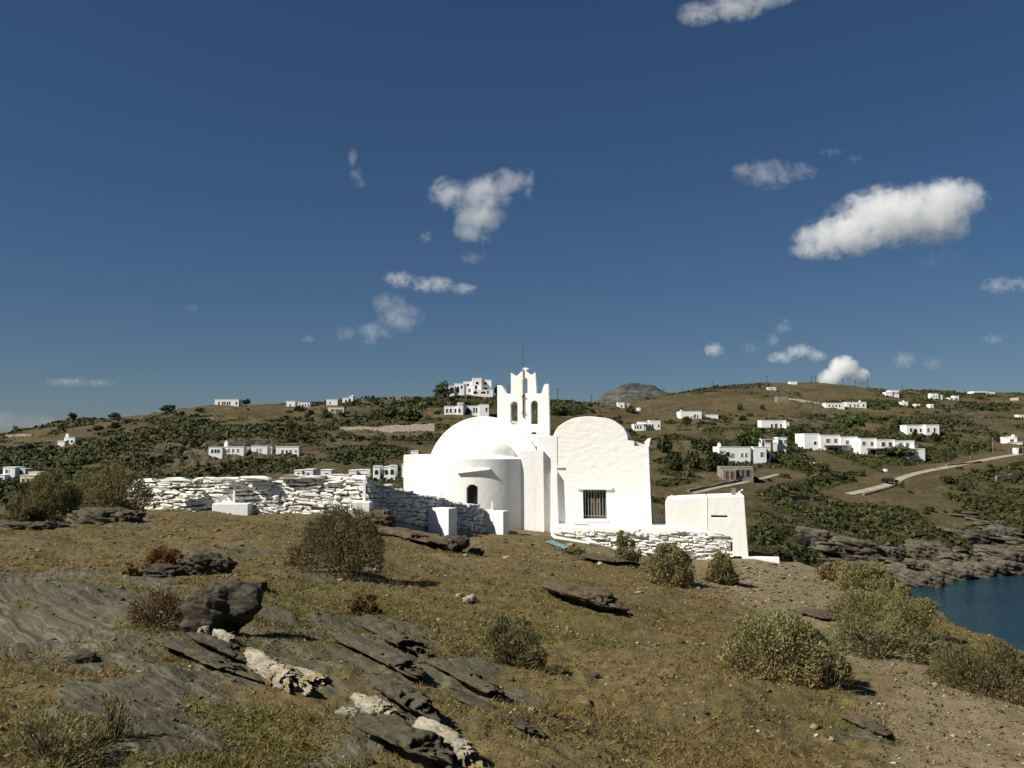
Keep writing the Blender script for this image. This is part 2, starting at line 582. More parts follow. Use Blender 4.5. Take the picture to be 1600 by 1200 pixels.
def m_rock(name, cols, strat=(0.5, 0.0, 0.25), k_=7.0, spots=None):
    k = N(name).rough(0.95)
    p = k.n('TexCoord').outputs['Object']
    mp = k.n('Mapping', {'Vector': p, 'Rotation': strat, 'Scale': (1.0, 1.0, 4.0)}).outputs[0]
    a = k.noise(k_ * 0.5, 8, 0.7, mp, 0.4)
    b = k.noise(k_ * 4, 5, 0.65, p)
    c = k.ramp(a, [(0.30, cols[0]), (0.5, cols[1]), (0.72, cols[2])])
    c = k.mix(k.ramp(b, [(0.28, 0.6), (0.46, 0.0)]), c, tuple(x * 0.35 for x in cols[0]))
    if spots:
        s = k.noise(k_ * 0.35, 4, 0.6, p)
        c = k.mix(k.ramp(s, [(0.52, 0.0), (0.62, 0.85)]), c, spots)
    k.color(c)
    n1 = k.bump(a, 0.9, 0.05)
    k.bump(b, 0.8, 0.012, n1)
    return k.m


M_RDARK = m_rock('dark_schist', ((0.030, 0.025, 0.017), (0.072, 0.062, 0.044), (0.135, 0.118, 0.085)), k_=13.0)
M_RBROWN = m_rock('brown_schist', ((0.045, 0.032, 0.020), (0.10, 0.075, 0.048), (0.16, 0.125, 0.085)), k_=10.0)
M_RGREY = m_rock('grey_green_schist', ((0.042, 0.036, 0.022), (0.088, 0.077, 0.048), (0.145, 0.128, 0.085)), k_=13.0)
M_QUARTZ = m_rock('white_quartz', ((0.15, 0.125, 0.09), (0.36, 0.325, 0.255), (0.52, 0.48, 0.40)), k_=11.0, spots=(0.24, 0.185, 0.06))
M_RTAN = m_rock('lichened_tan_schist', ((0.07, 0.06, 0.045), (0.16, 0.14, 0.105), (0.28, 0.25, 0.20)), k_=11.0)
M_SHORE = m_rock('shore_rock', ((0.032, 0.027, 0.019), (0.095, 0.082, 0.060), (0.175, 0.152, 0.115)), strat=(0.05, 0.14, 0.0), k_=1.4)
# ------------------------------------------------------------------ the far hillside as a height function
def pchip_eval(x, y, q):
    h = np.diff(x)
    d = np.diff(y) / h
    m = np.zeros(len(x))
    m[0], m[-1] = d[0], d[-1]
    for i in range(1, len(x) - 1):
        if d[i - 1] * d[i] > 0:
            w1, w2 = 2 * h[i] + h[i - 1], h[i] + 2 * h[i - 1]
            m[i] = (w1 + w2) / (w1 / d[i - 1] + w2 / d[i])
    i = np.clip(np.searchsorted(x, q) - 1, 0, len(x) - 2)
    t = (q - x[i]) / h[i]
    return ((1 + 2 * t) * (1 - t) ** 2 * y[i] + t * (1 - t) ** 2 * h[i] * m[i] + t * t * (3 - 2 * t) * y[i + 1] + t * t * (t - 1) * h[i] * m[i + 1])


#      px   ridge(py, Y)   then nearer levels (py, Y)
HC = {
    -1400: [(700, 300), (720, 250), (760, 200), (790, 165), (830, 125)],
    -500: [(694, 310), (706, 255), (730, 220), (762, 180), (805, 130)],
    0: [(679, 340), (692, 290), (712, 245), (752, 195), (800, 130)],
    100: [(658, 345), (685, 290), (710, 245), (752, 195), (800, 130)],
    200: [(652, 355), (673, 298), (704, 240), (748, 185), (800, 130)],
    300: [(634, 370), (658, 310), (702, 232), (746, 182), (800, 130)],
    450: [(634, 390), (658, 318), (702, 232), (748, 182), (800, 132)],
    600: [(624, 410), (648, 345), (694, 255), (746, 188), (800, 138)],
    740: [(616, 425), (648, 350), (692, 262), (746, 190), (800, 140)],
    880: [(630, 450), (656, 370), (696, 272), (746, 195), (805, 140)],
    980: [(630, 500), (660, 385), (700, 275), (752, 195), (815, 140)],
    1080: [(612, 560), (655, 400), (702, 268), (765, 190), (838, 142)],
    1180: [(599, 600), (652, 410), (705, 270), (775, 195), (860, 146)],
    1300: [(601, 620), (652, 415), (708, 275), (785, 200), (893, 152)],
    1400: [(612, 630), (652, 420), (706, 285), (780, 208), (908, 154)],
    1500: [(616, 640), (652, 425), (700, 300), (770, 220), (900, 161)],
    1600: [(618, 640), (655, 425), (700, 310), (765, 230), (889, 170)],
    1900: [(640, 600), (668, 440), (705, 330), (760, 245), (865, 195)],
    2900: [(690, 560), (700, 460), (720, 360), (760, 280), (840, 230)],
}
_hpx = np.arange(-1400, 2901, 10.0)
_hl = np.linspace(math.log(50), math.log(1500), 420)
_cols = sorted(HC)
_lv = []
for k in range(5):
    _lv.append((np.interp(_hpx, _cols, [HC[c][k][0] for c in _cols]), np.interp(_hpx, _cols, [HC[c][k][1] for c in _cols])))
HT = np.zeros((len(_hpx), len(_hl)))
for i in range(len(_hpx)):
    ys = [_lv[k][1][i] for k in range(4, -1, -1)]
    zs = [float(T_of(_lv[k][0][i])) * ys[4 - k] for k in range(4, -1, -1)]
    right = sstep(1050, 1350, _hpx[i])
    y0, z0 = ys[0], zs[0]
    near = [(20.0, -45.0 - EYE), (y0 * (0.55 + 0.33 * right), -EYE - 6.0)]
    ry, rz = ys[-1], zs[-1]
    far = [(ry * 1.15, rz - 0.045 * ry), (ry * 1.6, rz - 0.17 * ry), (2000.0, -EYE - 20)]
    yy = np.array([a for a, b in near] + ys + [a for a, b in far])
    zz = np.array([b for a, b in near] + zs + [b for a, b in far])
    HT[i] = pchip_eval(yy, zz, np.exp(_hl))
_g = np.exp(-0.5 * (np.arange(-6, 7) / 2.5) ** 2)
_g /= _g.sum()
HTp = np.pad(HT, ((6, 6), (0, 0)), 'edge')
HT = sum(_g[k] * HTp[k:k + len(HT)] for k in range(13))


def hill_base(X, Y):
    X, Y = np.broadcast_arrays(np.asarray(X, float), np.asarray(Y, float))
    px = 800 + F * X / np.maximum(Y, 1) / CT
    a = np.clip((px - _hpx[0]) / 10.0, 0, len(_hpx) - 1.001)
    b = np.clip((np.log(np.maximum(Y, 1)) - _hl[0]) / (_hl[1] - _hl[0]), 0, len(_hl) - 1.001)
    i, j = a.astype(int), b.astype(int)
    u, v = a - i, b - j
    z = (HT[i, j] * (1 - u) * (1 - v) + HT[i + 1, j] * u * (1 - v) + HT[i, j + 1] * (1 - u) * v + HT[i + 1, j + 1] * u * v)
    return z + EYE, px


ROADS = [[(1318, 775), (1345, 768.5), (1372, 763), (1395, 755), (1412, 745), (1428, 741), (1440, 738), (1465, 733), (1490, 729), (1530, 721), (1565, 714), (1600, 709)],
         [(1075, 773), (1105, 766), (1135, 759), (1165, 754), (1195, 747), (1222, 740)]]
ROADW = []


def road_mask(X, Y):
    m = np.zeros(np.shape(X))
    for R in ROADW:
        for a, c in zip(R[:-1], R[1:]):
            dx, dy = c[0] - a[0], c[1] - a[1]
            t = np.clip(((X - a[0]) * dx + (Y - a[1]) * dy) / (dx * dx + dy * dy), 0, 1)
            d = np.hypot(X - a[0] - t * dx, Y - a[1] - t * dy)
            m = np.maximum(m, sstep(9.0, 3.0, d))
    return m


def hill_parts(X, Y):
    z, px = hill_base(X, Y)
    cliff = sstep(6.0, 2.0, z + 3.4 * fbm(X / 22, Y / 22, 0, 3, 4)) * sstep(1060, 1240, px + 0 * z)
    cliff = np.maximum(cliff, 0.50 * sstep(0.22, 0.55, fbm(X / 30, Y / 40, 0, 5, 4)))
    # dry-stone terraces on the inland slopes, bedded ledges by the water
    ter = fbm(X / 60, Y / 60, 0, 8, 3)
    q = 2.6
    zz = z + 1.3 * ter
    st = np.floor(zz / q) * q + q * sstep(0.55, 0.98, zz / q - np.floor(zz / q))
    wt_ = 0.62 * sstep(-0.35, 0.25, fbm(X / 90, Y / 90, 0, 9, 3) + 0.25) * (1 - sstep(0.2, 0.6, cliff))
    z2 = z + wt_ * (st - zz) + 0.55 * fbm(X / 9, Y / 9, 0, 21, 4) * (1 - 0.6 * wt_)
    zs = z + 0.22 * X - 0.03 * Y + 1.6 * fbm(X / 16, Y / 16, 0, 31, 4)
    q2 = 1.5 + 0.0 * z
    s2 = np.floor(zs / q2) * q2 + q2 * sstep(0.45, 1.0, zs / q2 - np.floor(zs / q2))
    lump = 0.8 * np.abs(fbm(X / 13, Y / 13, 0, 41, 5)) + 1.0 * fbm(X / 34, Y / 34, 0, 43, 3)
    q3 = 0.55
    zr = zs * 1.0 + 0.5 * fbm(X / 5, Y / 5, 0, 47, 3)
    s3 = np.floor(zr / q3) * q3 + q3 * sstep(0.35, 1.0, zr / q3 - np.floor(zr / q3))
    crack = sstep(0.12, 0.0, np.abs(fbm(X / 7, Y / 7, 0, 48, 3))) + sstep(0.10, 0.0, np.abs(fbm(X / 3.2, Y / 3.2, 0, 49, 2)))
    z3 = z2 + sstep(0.1, 0.6, cliff) * (1.15 * (s2 - zs) + 1.0 * (s3 - zr) - 0.9 * crack * sstep(0, 2, z) + lump * sstep(-3, 3, z))
    rm = road_mask(X, Y)
    return z3 * (1 - rm) + z * rm, cliff * (1 - rm), px, z


def hill_z(X, Y):
    return hill_parts(X, Y)[0]


def march(px, py, fz, y0, y1, n=3000):
    a, b = ray(px, py)
    ys = np.exp(np.linspace(math.log(y0), math.log(y1), n))
    d = (EYE + b * ys) - fz(a * ys, ys)
    w = np.where(d < 0)[0]
    if len(w) == 0:
        k = int(np.argmin(d))
    else:
        k = max(int(w[0]), 1)
    Y = ys[k]
    X = a * Y
    return Vector((X, Y, float(fz(np.array([X]), np.array([Y]))[0])))


def hill_hit(px, py):
    return march(px, py, hill_z, 100, 1200)


ROADW = [[march(a, c, lambda X, Y: hill_base(X, Y)[0], 100, 1200)[:2] for a, c in R] for R in ROADS]
us = np.concatenate([np.linspace(-1.5, -0.62, 70)[:-1], np.linspace(-0.62, 0.62, 760), np.linspace(0.62, 1.5, 70)[1:]])
lys = np.concatenate([np.linspace(math.log(62), math.log(120), 30)[:-1], np.linspace(math.log(120), math.log(700), 310), np.linspace(math.log(700), math.log(1490), 24)[1:]])
UU, YY = np.meshgrid(us, np.exp(lys))
XX = UU * YY
ZZ, CLF, PXX, ZB = hill_parts(XX, YY)
# patchy maquis: dense round the houses and on the green right shoulder, thin on the high brown slope
PYY = 700 - (ZB - EYE) / YY * F
VEG = 0.40 + 0.80 * fbm(XX / 34, YY / 60, 0, 51, 4) + 0.55 * fbm(ZB / 4.5, XX / 70, 0, 53, 3) + 0.60 * fbm(XX / 8, YY / 14, 0, 52, 4)
VEG += 0.66 * sstep(1080, 1220, PXX) * sstep(700, 745, PYY)
VEG -= 0.55 * sstep(980, 1060, PXX) * sstep(1420, 1300, PXX) * sstep(652, 636, PYY)
VEG += 0.40 * sstep(360, 260, PXX) * sstep(690, 665, PYY)
VEG += 0.30 * sstep(1400, 1500, PXX) * sstep(650, 630, PYY)
VEG = np.clip(VEG * (1 - 0.75 * CLF) * (1 - road_mask(XX, YY)), 0, 1)
hme = mesh_np('hillside', np.stack([XX, YY, ZZ], -1), grid_faces(*XX.shape), [M_HILL], True)
set_attr(hme, 'veg', VEG)
set_attr(hme, 'cliff', CLF)
tag(link('hillside', hme), kind='structure')


def veg_at(X, Y):
    z, px = hill_base(X, Y)
    py = 700 - (z - EYE) / Y * F
    v = 0.40 + 0.80 * fbm(X / 34, Y / 60, 0, 51, 4) + 0.55 * fbm(z / 4.5, X / 70, 0, 53, 3) + 0.60 * fbm(X / 8, Y / 14, 0, 52, 4)
    v = v + 0.66 * sstep(1080, 1220, px) * sstep(700, 745, py)
    v = v - 0.55 * sstep(980, 1060, px) * sstep(1420, 1300, px) * sstep(652, 636, py)
    v = v + 0.40 * sstep(360, 260, px) * sstep(690, 665, py)
    v = v + 0.30 * sstep(1400, 1500, px) * sstep(650, 630, py)
    return v * (1 - road_mask(X, Y))


# the bare grey mountain behind
gx, gy = np.meshgrid(np.linspace(-450, 1150, 200), np.linspace(1350, 2300, 90))
mc = pt(985, 600, 1750)
rx = (gx - mc.x)
hgt = 150.0 * np.exp(-(np.where(rx < 0, rx / 125.0, rx / 215.0)) ** 2 * 0.9) * np.exp(-((gy - 1750) / 330.0) ** 2)
hgt = hgt + 40 * np.exp(-(rx / 500.0) ** 2) * np.exp(-((gy - 1900) / 400.0) ** 2)
pk = float(hgt.max())
gz = -15 + hgt * (mc.z + 15) / pk + sstep(5, 60, hgt) * (5.5 * fbm(gx / 60, gy / 60, 0, 61, 5) + 3.0 * np.abs(fbm(gx / 22, gy / 22, 0, 62, 4)) - 4.0)
mo = link('mountain', mesh_np('mountain', np.stack([gx, gy, gz], -1), grid_faces(*gx.shape), [M_MOUNT], True))
tag(mo, kind='structure')

# the sea
b = 30000.0
tag(link('sea_water', mesh_np('sea_water', [(-b, -b, 0), (b, -b, 0), (b, b, 0), (-b, b, 0)], [(0, 1, 2, 3)], [M_SEA])), kind='structure')

# ------------------------------------------------------------------ the headland in front as a height function
GP = [(-700, 1200, 4.0), (0, 1200, 4.6), (400, 1200, 4.9), (800, 1200, 5.3), (1200, 1200, 5.9), (1600, 1200, 6.8), (2200, 1200, 8.2),
      (-700, 1000, 8.5), (0, 1010, 9), (400, 1022, 9), (800, 1046, 9), (1200, 1086, 9), (1600, 1125, 9.2), (2200, 1190, 9.5),
      (-700, 885, 16), (0, 900, 16), (400, 915, 16), (800, 945, 16), (1200, 985, 16), (1600, 1035, 16), (2200, 1090, 16),
      (-500, 825, 26), (0, 836, 26), (400, 850, 26), (800, 886, 26), (1200, 925, 26), (1450, 962, 26), (1700, 1000, 26),
      (-400, 800, 38), (0, 802, 36), (300, 805, 38.5), (500, 806, 39), (700, 840, 40), (950, 868, 40), (1150, 890, 40), (1290, 902, 41), (1500, 935, 40),
      (560, 806, 46), (700, 830, 46), (810, 827, 48), (930, 846, 48), (1060, 876, 48), (1160, 868, 48.5), (1260, 878, 48), (1400, 900, 48),
      (-300, 775, 60), (0, 775, 60), (400, 785, 60), (800, 806, 60), (1050, 826, 60), (1250, 850, 60), (1500, 880, 60),
      (-700, 1500, 2.2), (0, 1600, 2.2), (800, 1650, 2.3), (1600, 1700, 2.5), (2200, 1700, 3)]
_cu = np.array([ray(p[0], p[1])[0] for p in GP])
_cl = np.log(np.array([p[2] for p in GP]))
_ct = np.array([ray(p[0], p[1])[1] for p in GP])


def tps(r2):
    return np.where(r2 > 1e-12, 0.5 * r2 * np.log(np.maximum(r2, 1e-12)), 0.0)


_P = np.stack([_cu * 1.6, _cl], -1)
_K = tps(((_P[:, None] - _P[None]) ** 2).sum(-1)) + 0.004 * np.eye(len(GP))
_A = np.block([[_K, np.ones((len(GP), 1)), _P], [np.ones((1, len(GP))), np.zeros((1, 3))], [_P.T, np.zeros((2, 3))]])
_W = np.linalg.solve(_A, np.concatenate([_ct, np.zeros(3)]))
# lookup table of the interpolated slope
_tu = np.linspace(-2.6, 2.6, 260)
_tl = np.linspace(math.log(0.6), math.log(120), 300)
_TT = np.zeros((len(_tu), len(_tl)))
for _i, _uq in enumerate(_tu):
    _q = np.stack([np.full(len(_tl), np.clip(_uq, -1.1, 1.1) * 1.6), np.maximum(_tl, math.log(2.0))], -1)
    _TT[_i] = tps(((_q[:, None] - _P[None]) ** 2).sum(-1)) @ _W[:-3] + _W[-3] + _q @ _W[-2:]
_floor2 = _TT * np.exp(np.maximum(_tl, math.log(2.0)))[None]       # metres below the eye

# edge of the plateau: depth at which the ground falls away towards the sea, by photograph column
_ex = [-900, -100, 150, 450, 620, 1020, 1170, 1240, 1290, 1360, 1430, 1490, 1540, 1600, 1800, 2600]
_ey = [40, 40, 43, 58, 66, 60, 52, 48.5, 43.5, 36, 29.5, 24, 19.5, 16.2, 15, 14]

# rock steps: (px0,py0,px1,py1, height m, width m) - the high side lies beyond the line
STEPS = [(300, 968, 398, 1000, 0.30, 0.7), (250, 1008, 470, 1092, 0.10, 0.35), (545, 962, 655, 1035, 0.28, 0.8), (520, 1000, 640, 1062, 0.20, 0.5),
         (600, 1010, 705, 1080, 0.20, 0.5), (568, 1066, 660, 1132, 0.22, 0.45), (660, 1020, 780, 1100, 0.14, 0.4), (690, 1070, 822, 1146, 0.13, 0.35), (555, 1140, 700, 1206, 0.30, 0.5),
         (850, 930, 968, 966, 0.24, 0.9), (120, 1010, 165, 1045, 0.10, 0.4), (330, 1040, 420, 1100, 0.08, 0.3), (1318, 1120, 1388, 1156, 0.10, 0.35),
         (575, 838, 690, 862, 0.40, 1.6), (850, 905, 945, 935, 0.12, 0.7), (940, 880, 1010, 888, 0.2, 1.0), (60, 880, 200, 905, 0.10, 0.8), (100, 925, 260, 985, 0.08, 0.5),
         (20, 825, 150, 832, 0.25, 1.5), (780, 1060, 850, 1100, 0.08, 0.3), (1240, 960, 1300, 975, 0.15, 0.6), (0, 840, 90, 850, 0.2, 1.2), (420, 970, 480, 1010, 0.08, 0.3)]


def head_base(X, Y):
    X, Y = np.broadcast_arrays(np.asarray(X, float), np.asarray(Y, float))
    Yc = np.maximum(Y, 0.7)
    u = X / Yc
    a = np.clip((u - _tu[0]) / (_tu[1] - _tu[0]), 0, len(_tu) - 1.001)
    b = np.clip((np.log(Yc) - _tl[0]) / (_tl[1] - _tl[0]), 0, len(_tl) - 1.001)
    i, j = a.astype(int), b.astype(int)
    p, q = a - i, b - j
    z = _floor2[i, j] * (1 - p) * (1 - q) + _floor2[i + 1, j] * p * (1 - q) + _floor2[i, j + 1] * (1 - p) * q + _floor2[i + 1, j + 1] * p * q
    px = 800 + F * u / CT
    e = np.interp(px, _ex, _ey)
    d = np.maximum(Y - e, 0)
    z = z - np.minimum(0.10 * d ** 1.6 + 0.30 * d * sstep(0, 3, d), 60)
    return z + EYE, px, d


_steps = []
for (a0, b0, a1, b1, h, w) in STEPS:
    p0, p1 = [march(a, c, lambda X, Y: head_base(X, Y)[0], 1.5, 58) for a, c in ((a0, b0), (a1, b1))]
    _steps.append((p0, p1, h * 0.32, w * 2.4))


def head_parts(X, Y, fine=True):
    z, px, d = head_base(X, Y)
    z00 = z.copy()
    Yc = np.maximum(Y, 0.7)
    py = 700 - (z - EYE) / Yc * F
    stepm = np.zeros_like(z)
    for k, (p0, p1, h, w) in enumerate(_steps):
        dx, dy = p1.x - p0.x, p1.y - p0.y
        L = math.hypot(dx, dy)
        tx, ty = dx / L, dy / L
        m = (np.abs(X - (p0.x + p1.x) / 2) < L / 2 + 4 * w) & (np.abs(Y - (p0.y + p1.y) / 2) < L / 2 + 4 * w)
        if not m.any():
            continue
        xm, ym = X[m], Y[m]
        rx_, ry_ = xm - p0.x, ym - p0.y
        t = (rx_ * tx + ry_ * ty) / L
        s = rx_ * -ty + ry_ * tx                         # + on the far side of the line
        sc = max(w, 0.25)
        s = s + 0.30 * sc * fbm(xm / sc * .6, ym / sc * .6, 0, 300 + k, 3) + 0.05 * sc * fbm(xm / sc * 5, ym / sc * 5, 0, 330 + k, 3)
        tap = sstep(-0.08, 0.25, t) * sstep(1.1, 0.55, t) * (0.75 + 0.4 * fbm(t * 5, 0 * t, 0, 360 + k, 3))
        up = np.where(s > 0, np.exp(-np.maximum(s, 0) / w) * sstep(0, 0.06 * max(1, p0.y / 14), s), 0)
        z[m] += h * tap * up
        stepm[m] = np.maximum(stepm[m], tap * np.exp(-np.maximum(np.abs(s) - 0.05, 0) / (0.55 * w)))
    # bare bedrock at the left, dusty path down the right
    rock = 1.05 * sstep(470, 170, px + 90 * fbm(X * 0.9, Y * 0.45, 0, 71, 3)) * sstep(835, 930, py + 20 * fbm(X * .5, Y * .5, 0, 72, 2))
    rock = np.where(py > 1130, rock * sstep(1260, 1120, py + 120 * fbm(X * 1.6, Y * 1.6, 0, 73, 3)), rock)
    rock = np.maximum(rock * sstep(-0.55, 0.1, fbm(X * 0.8 + 0.5 * Y, Y * 0.5, 0, 74, 4) + 0.15), 0.9 * stepm)
    rock = np.maximum(rock, 0.55 * sstep(0.25, 0.6, fbm(X * 0.55, Y * 0.35, 0, 75, 4)) * sstep(900, 500, px))
    rock = np.maximum(rock, 0.8 * sstep(0.4, 2.5, d))
    # path from the terrace wall down to the lower right
    cx = np.interp(py, [830, 870, 900, 940, 980, 1040, 1100, 1160, 1260], [1200, 1190, 1160, 1235, 1310, 1430, 1510, 1580, 1700])
    wd = np.interp(py, [830, 870, 900, 940, 980, 1040, 1100, 1160, 1260], [110, 130, 150, 120, 110, 120, 170, 240, 320])
    path = sstep(1.25, 0.45, np.abs(px - cx) / wd + 0.30 * fbm(X * 0.7, Y * 0.5, 0, 76, 4))
    path = np.maximum(path, 0.55 * sstep(900, 860, py) * sstep(0.9, 0.2, np.abs(px - 860) / 330) * sstep(-0.3, 0.4, fbm(X * .5, Y * .4, 0, 77, 4)))
    path = path * (1 - sstep(0.3, 0.6, stepm))
    green = sstep(-0.15, 0.5, fbm(X * 0.45, Y * 0.40, 0, 78, 4)) * (1 - path) * sstep(840, 930, py)
    # strata coordinate: beds striking away from the camera, swirling on the bare slab
    str_ = 2.2 * (X * 0.80 + Y * 0.60) + 1.3 * fbm(X * 0.20, Y * 0.20, 0, 79, 2) + 0.12 * fbm(X * 1.3, Y * 1.3, 0, 80, 2)
    if fine:
        near = sstep(60, 8, Y)
        z = z + 0.16 * fbm(X * 0.30, Y * 0.30, 0, 81, 3)
        z = z + 0.055 * fbm(X * 1.5, Y * 1.5, 0, 82, 4) * (1 - 0.4 * path)
        z = z + near * 0.016 * fbm(X * 9, Y * 9, 0, 83, 3) * (1 - 0.5 * path) * (1 - 0.5 * rock)
        q = 1.0
        r = str_ * 1.7 / q
        saw = (r - np.floor(r))
        saw = np.where(saw < 0.82, saw / 0.82, (1 - saw) / 0.18)
        r2 = str_ * 6.3 + 1.5
        saw2 = r2 - np.floor(r2)
        saw2 = np.where(saw2 < 0.8, saw2 / 0.8, (1 - saw2) / 0.2)
        z = z + sstep(0.35, 0.8, rock) * (0.014 * saw + 0.007 * saw2) * sstep(0.1, -0.9, -np.abs(fbm(X * 0.6, Y * 0.6, 0, 84, 3)) * 2)
    return z, rock, path, green, str_, px, py


def head_z(X, Y):
    return head_parts(np.asarray(X, float).copy(), np.asarray(Y, float).copy())[0]


def head_hit(px, py):
    return march(px, py, head_z, 2.0, 62)


us = np.concatenate([np.linspace(-2.4, -0.64, 60)[:-1], np.linspace(-0.64, 0.64, 690), np.linspace(0.64, 2.4, 60)[1:]])
lys = np.concatenate([np.linspace(math.log(0.8), math.log(4.2), 40)[:-1], np.linspace(math.log(4.2), math.log(64), 440), np.linspace(math.log(64), math.log(100), 24)[1:]])
UU, YY = np.meshgrid(us, np.exp(lys))
XX = UU * YY
ZZ, RK, PA, GR, STR, PX_, PY_ = head_parts(XX.copy(), YY.copy())
hm = mesh_np('headland_ground', np.stack([XX, YY, ZZ], -1), grid_faces(*XX.shape), [M_SOIL], True)
for nm, vv in (('rock', RK), ('path', PA), ('green', GR), ('strata', STR)):
    set_attr(hm, nm, vv)
tag(link('headland_ground', hm), kind='structure')
# ------------------------------------------------------------------ the church, in its own frame: x along the front, y into the depth
CH_O = pt(865, 825, 50.0)
CH_A = math.radians(-9.0)
_ex3 = Vector((math.cos(CH_A), math.sin(CH_A), 0))
_ey3 = Vector((-math.sin(CH_A), math.cos(CH_A), 0))


def cl(px, py, yl=0.0):
    """church-frame (x, z) of the point seen at (px, py) on the plane y = yl"""
    a, b_ = ray(px, py)
    d = Vector((a, 1.0, b_))
    o = Vector((0, 0, EYE)) - CH_O
    t = (yl - o.dot(_ey3)) / d.dot(_ey3)
    p = o + d * t
    return p.dot(_ex3), p.z


church = empty('church', CH_O, 'whitewashed domed church with a two-tier bell gable on the headland', 'church', None, CH_A)


def arc(c, rx_, rz_, a0, a1, n):
    return [(c[0] + rx_ * math.cos(a0 + (a1 - a0) * i / n), c[1] + rz_ * math.sin(a0 + (a1 - a0) * i / n)) for i in range(n + 1)]


def arch_hole(x0, x1, z0, ztop, n=10):
    r = (x1 - x0) / 2
    c = ((x0 + x1) / 2, ztop - r)
    return [(x0, z0), (x1, z0)] + arc(c, r, r, 0, math.pi, n)


def soften(o, w=0.03, seg=2):
    md = o.modifiers.new('worn_edges', 'BEVEL')
    md.width = w
    md.segments = seg
    md.limit_method = 'ANGLE'
    md.angle_limit = math.radians(35)
    return o


ZB_ = -1.4
# --- nave: block with a round vault above
YN = 2.35
xl, zs = cl(633, 710, YN)
xr, _ = cl(846, 710, YN)
xa, za = cl(674, 709.5, YN)
xb, zb2 = cl(838, 706, YN)
_, zt = cl(757, 650.5, YN)
zsh = (za + zb2) / 2
hw = (xb - xa) / 2
rise = zt - zsh
R_ = (hw * hw + rise * rise) / (2 * rise)
ac = ((xa + xb) / 2, zt - R_)
aa = math.asin(hw / R_)
va = arc(ac, R_, R_, math.pi / 2 - aa, math.pi / 2 + aa, 40)
b_ = MB()
xl0 = xl - 0.10
xl_b, _ = cl(630.5, 800, YN)
b_.prism([(xl_b, ZB_), (xr, ZB_), (xr, zs - 0.02), (xl0, zs - 0.02)], YN, YN + 8.5)
soften(b_.build('nave_wall', [M_WHITE], church), 0.05)
b_ = MB()
b_.prism([(xb, zsh - 0.35)] + va + [(xa, zsh - 0.35)], YN + 0.003, YN + 8.3)
soften(b_.build('nave_vault', [M_WHITE], church, True), 0.09, 3)

# --- apse: half drum with an arched window and a small half dome
axc, _ = cl(750, 716, YN)
axr, aztop = cl(813.5, 717, -0.02)
RA = math.hypot(axr - axc, YN + 0.02)
ztop_a = aztop
nth, nz_ = 150, 110
wx0, wz0 = cl(728.5, 790, YN - RA)
wx1, wz1 = cl(747, 757, YN - RA)
zs_l = np.linspace(ZB_, ztop_a, nz_)
th_l = np.linspace(math.pi, 2 * math.pi, nth)
bm = bmesh.new()
vv = [[bm.verts.new((axc + RA * (1 + 0.012 * (1 - (z - ZB_) / (ztop_a - ZB_))) * math.cos(t), YN + RA * math.sin(t), z)) for t in th_l] for z in zs_l]
wr = (wx1 - wx0) / 2
wcx, wcz = (wx0 + wx1) / 2, wz1 - wr


def in_win(x, z):
    return (abs(x - wcx) < wr and wz0 < z < wcz) or ((x - wcx) ** 2 + (z - wcz) ** 2 < wr * wr)


for i in range(nz_ - 1):
    for j in range(nth - 1):
        q = [vv[i][j], vv[i][j + 1], vv[i + 1][j + 1], vv[i + 1][j]]
        mx = sum(v.co.x for v in q) / 4
        mz = sum(v.co.z for v in q) / 4
        my = sum(v.co.y for v in q) / 4
        if my < YN - RA * 0.5 and in_win(mx, mz):
            continue
        bm.faces.new(q)
bmesh.ops.delete(bm, geom=[v for v in bm.verts if not v.link_faces], context='VERTS')
be = [e for e in bm.edges if len(e.link_faces) == 1 and all(v.co.y < YN - RA * 0.5 and ZB_ + 0.1 < v.co.z < ztop_a - 0.1 for v in e.verts)]
ret = bmesh.ops.extrude_edge_only(bm, edges=be)
for v in [g for g in ret['geom'] if isinstance(g, bmesh.types.BMVert)]:
    v.co.y += 0.34
    v.co.x += 0.0
top = [vv[-1][j] for j in range(nth)]
rims = []
for k, (f_, dz) in enumerate(((0.93, 0.03), (0.60, 0.07))):
    rims.append([bm.verts.new((axc + RA * f_ * math.cos(t), YN + RA * f_ * math.sin(t), ztop_a + dz)) for t in th_l])
prev = top
for r_ in rims:
    for j in range(nth - 1):
        bm.faces.new([prev[j], prev[j + 1], r_[j + 1], r_[j]])
    prev = r_
# half dome
_, zd = cl(785, 686.0, YN - 0.5)
RD = RA * 0.56
nd = 14
for k in range(1, nd + 1):
    ph = (math.pi / 2) * k / nd
    rr_ = RD * math.cos(ph)
    if k == nd:
        rr_ = 0.03
    row = [bm.verts.new((axc + rr_ * math.cos(t), YN + rr_ * math.sin(t), ztop_a + 0.07 + (zd - ztop_a - 0.07) * 1.15 * math.sin(ph))) for t in th_l]
    for j in range(nth - 1):
        bm.faces.new([prev[j], prev[j + 1], row[j + 1], row[j]])
    prev = row
bmesh.ops.recalc_face_normals(bm, faces=bm.faces)
me = bpy.data.meshes.new('apse')
bm.to_mesh(me)
bm.free()
me.materials.append(M_WHITE)
me.polygons.foreach_set('use_smooth', np.ones(len(me.polygons), bool))
apse = link('apse', me, church)
md = apse.modifiers.new('sharp_rims', 'EDGE_SPLIT')
md.split_angle = math.radians(40)
w_ = MB().prism(arch_hole(wx0 - 0.02, wx1 + 0.02, wz0 - 0.02, wz1 + 0.02), YN - RA + 0.30, YN - RA + 0.34)
aw = w_.build('window', [M_DARK], apse)
w_ = MB()
hole = arch_hole(wx0 + 0.05, wx1 - 0.05, wz0 + 0.05, wz1 - 0.05)
w_.prism(arch_hole(wx0, wx1, wz0, wz1), YN - RA + 0.24, YN - RA + 0.295, 0, [hole])
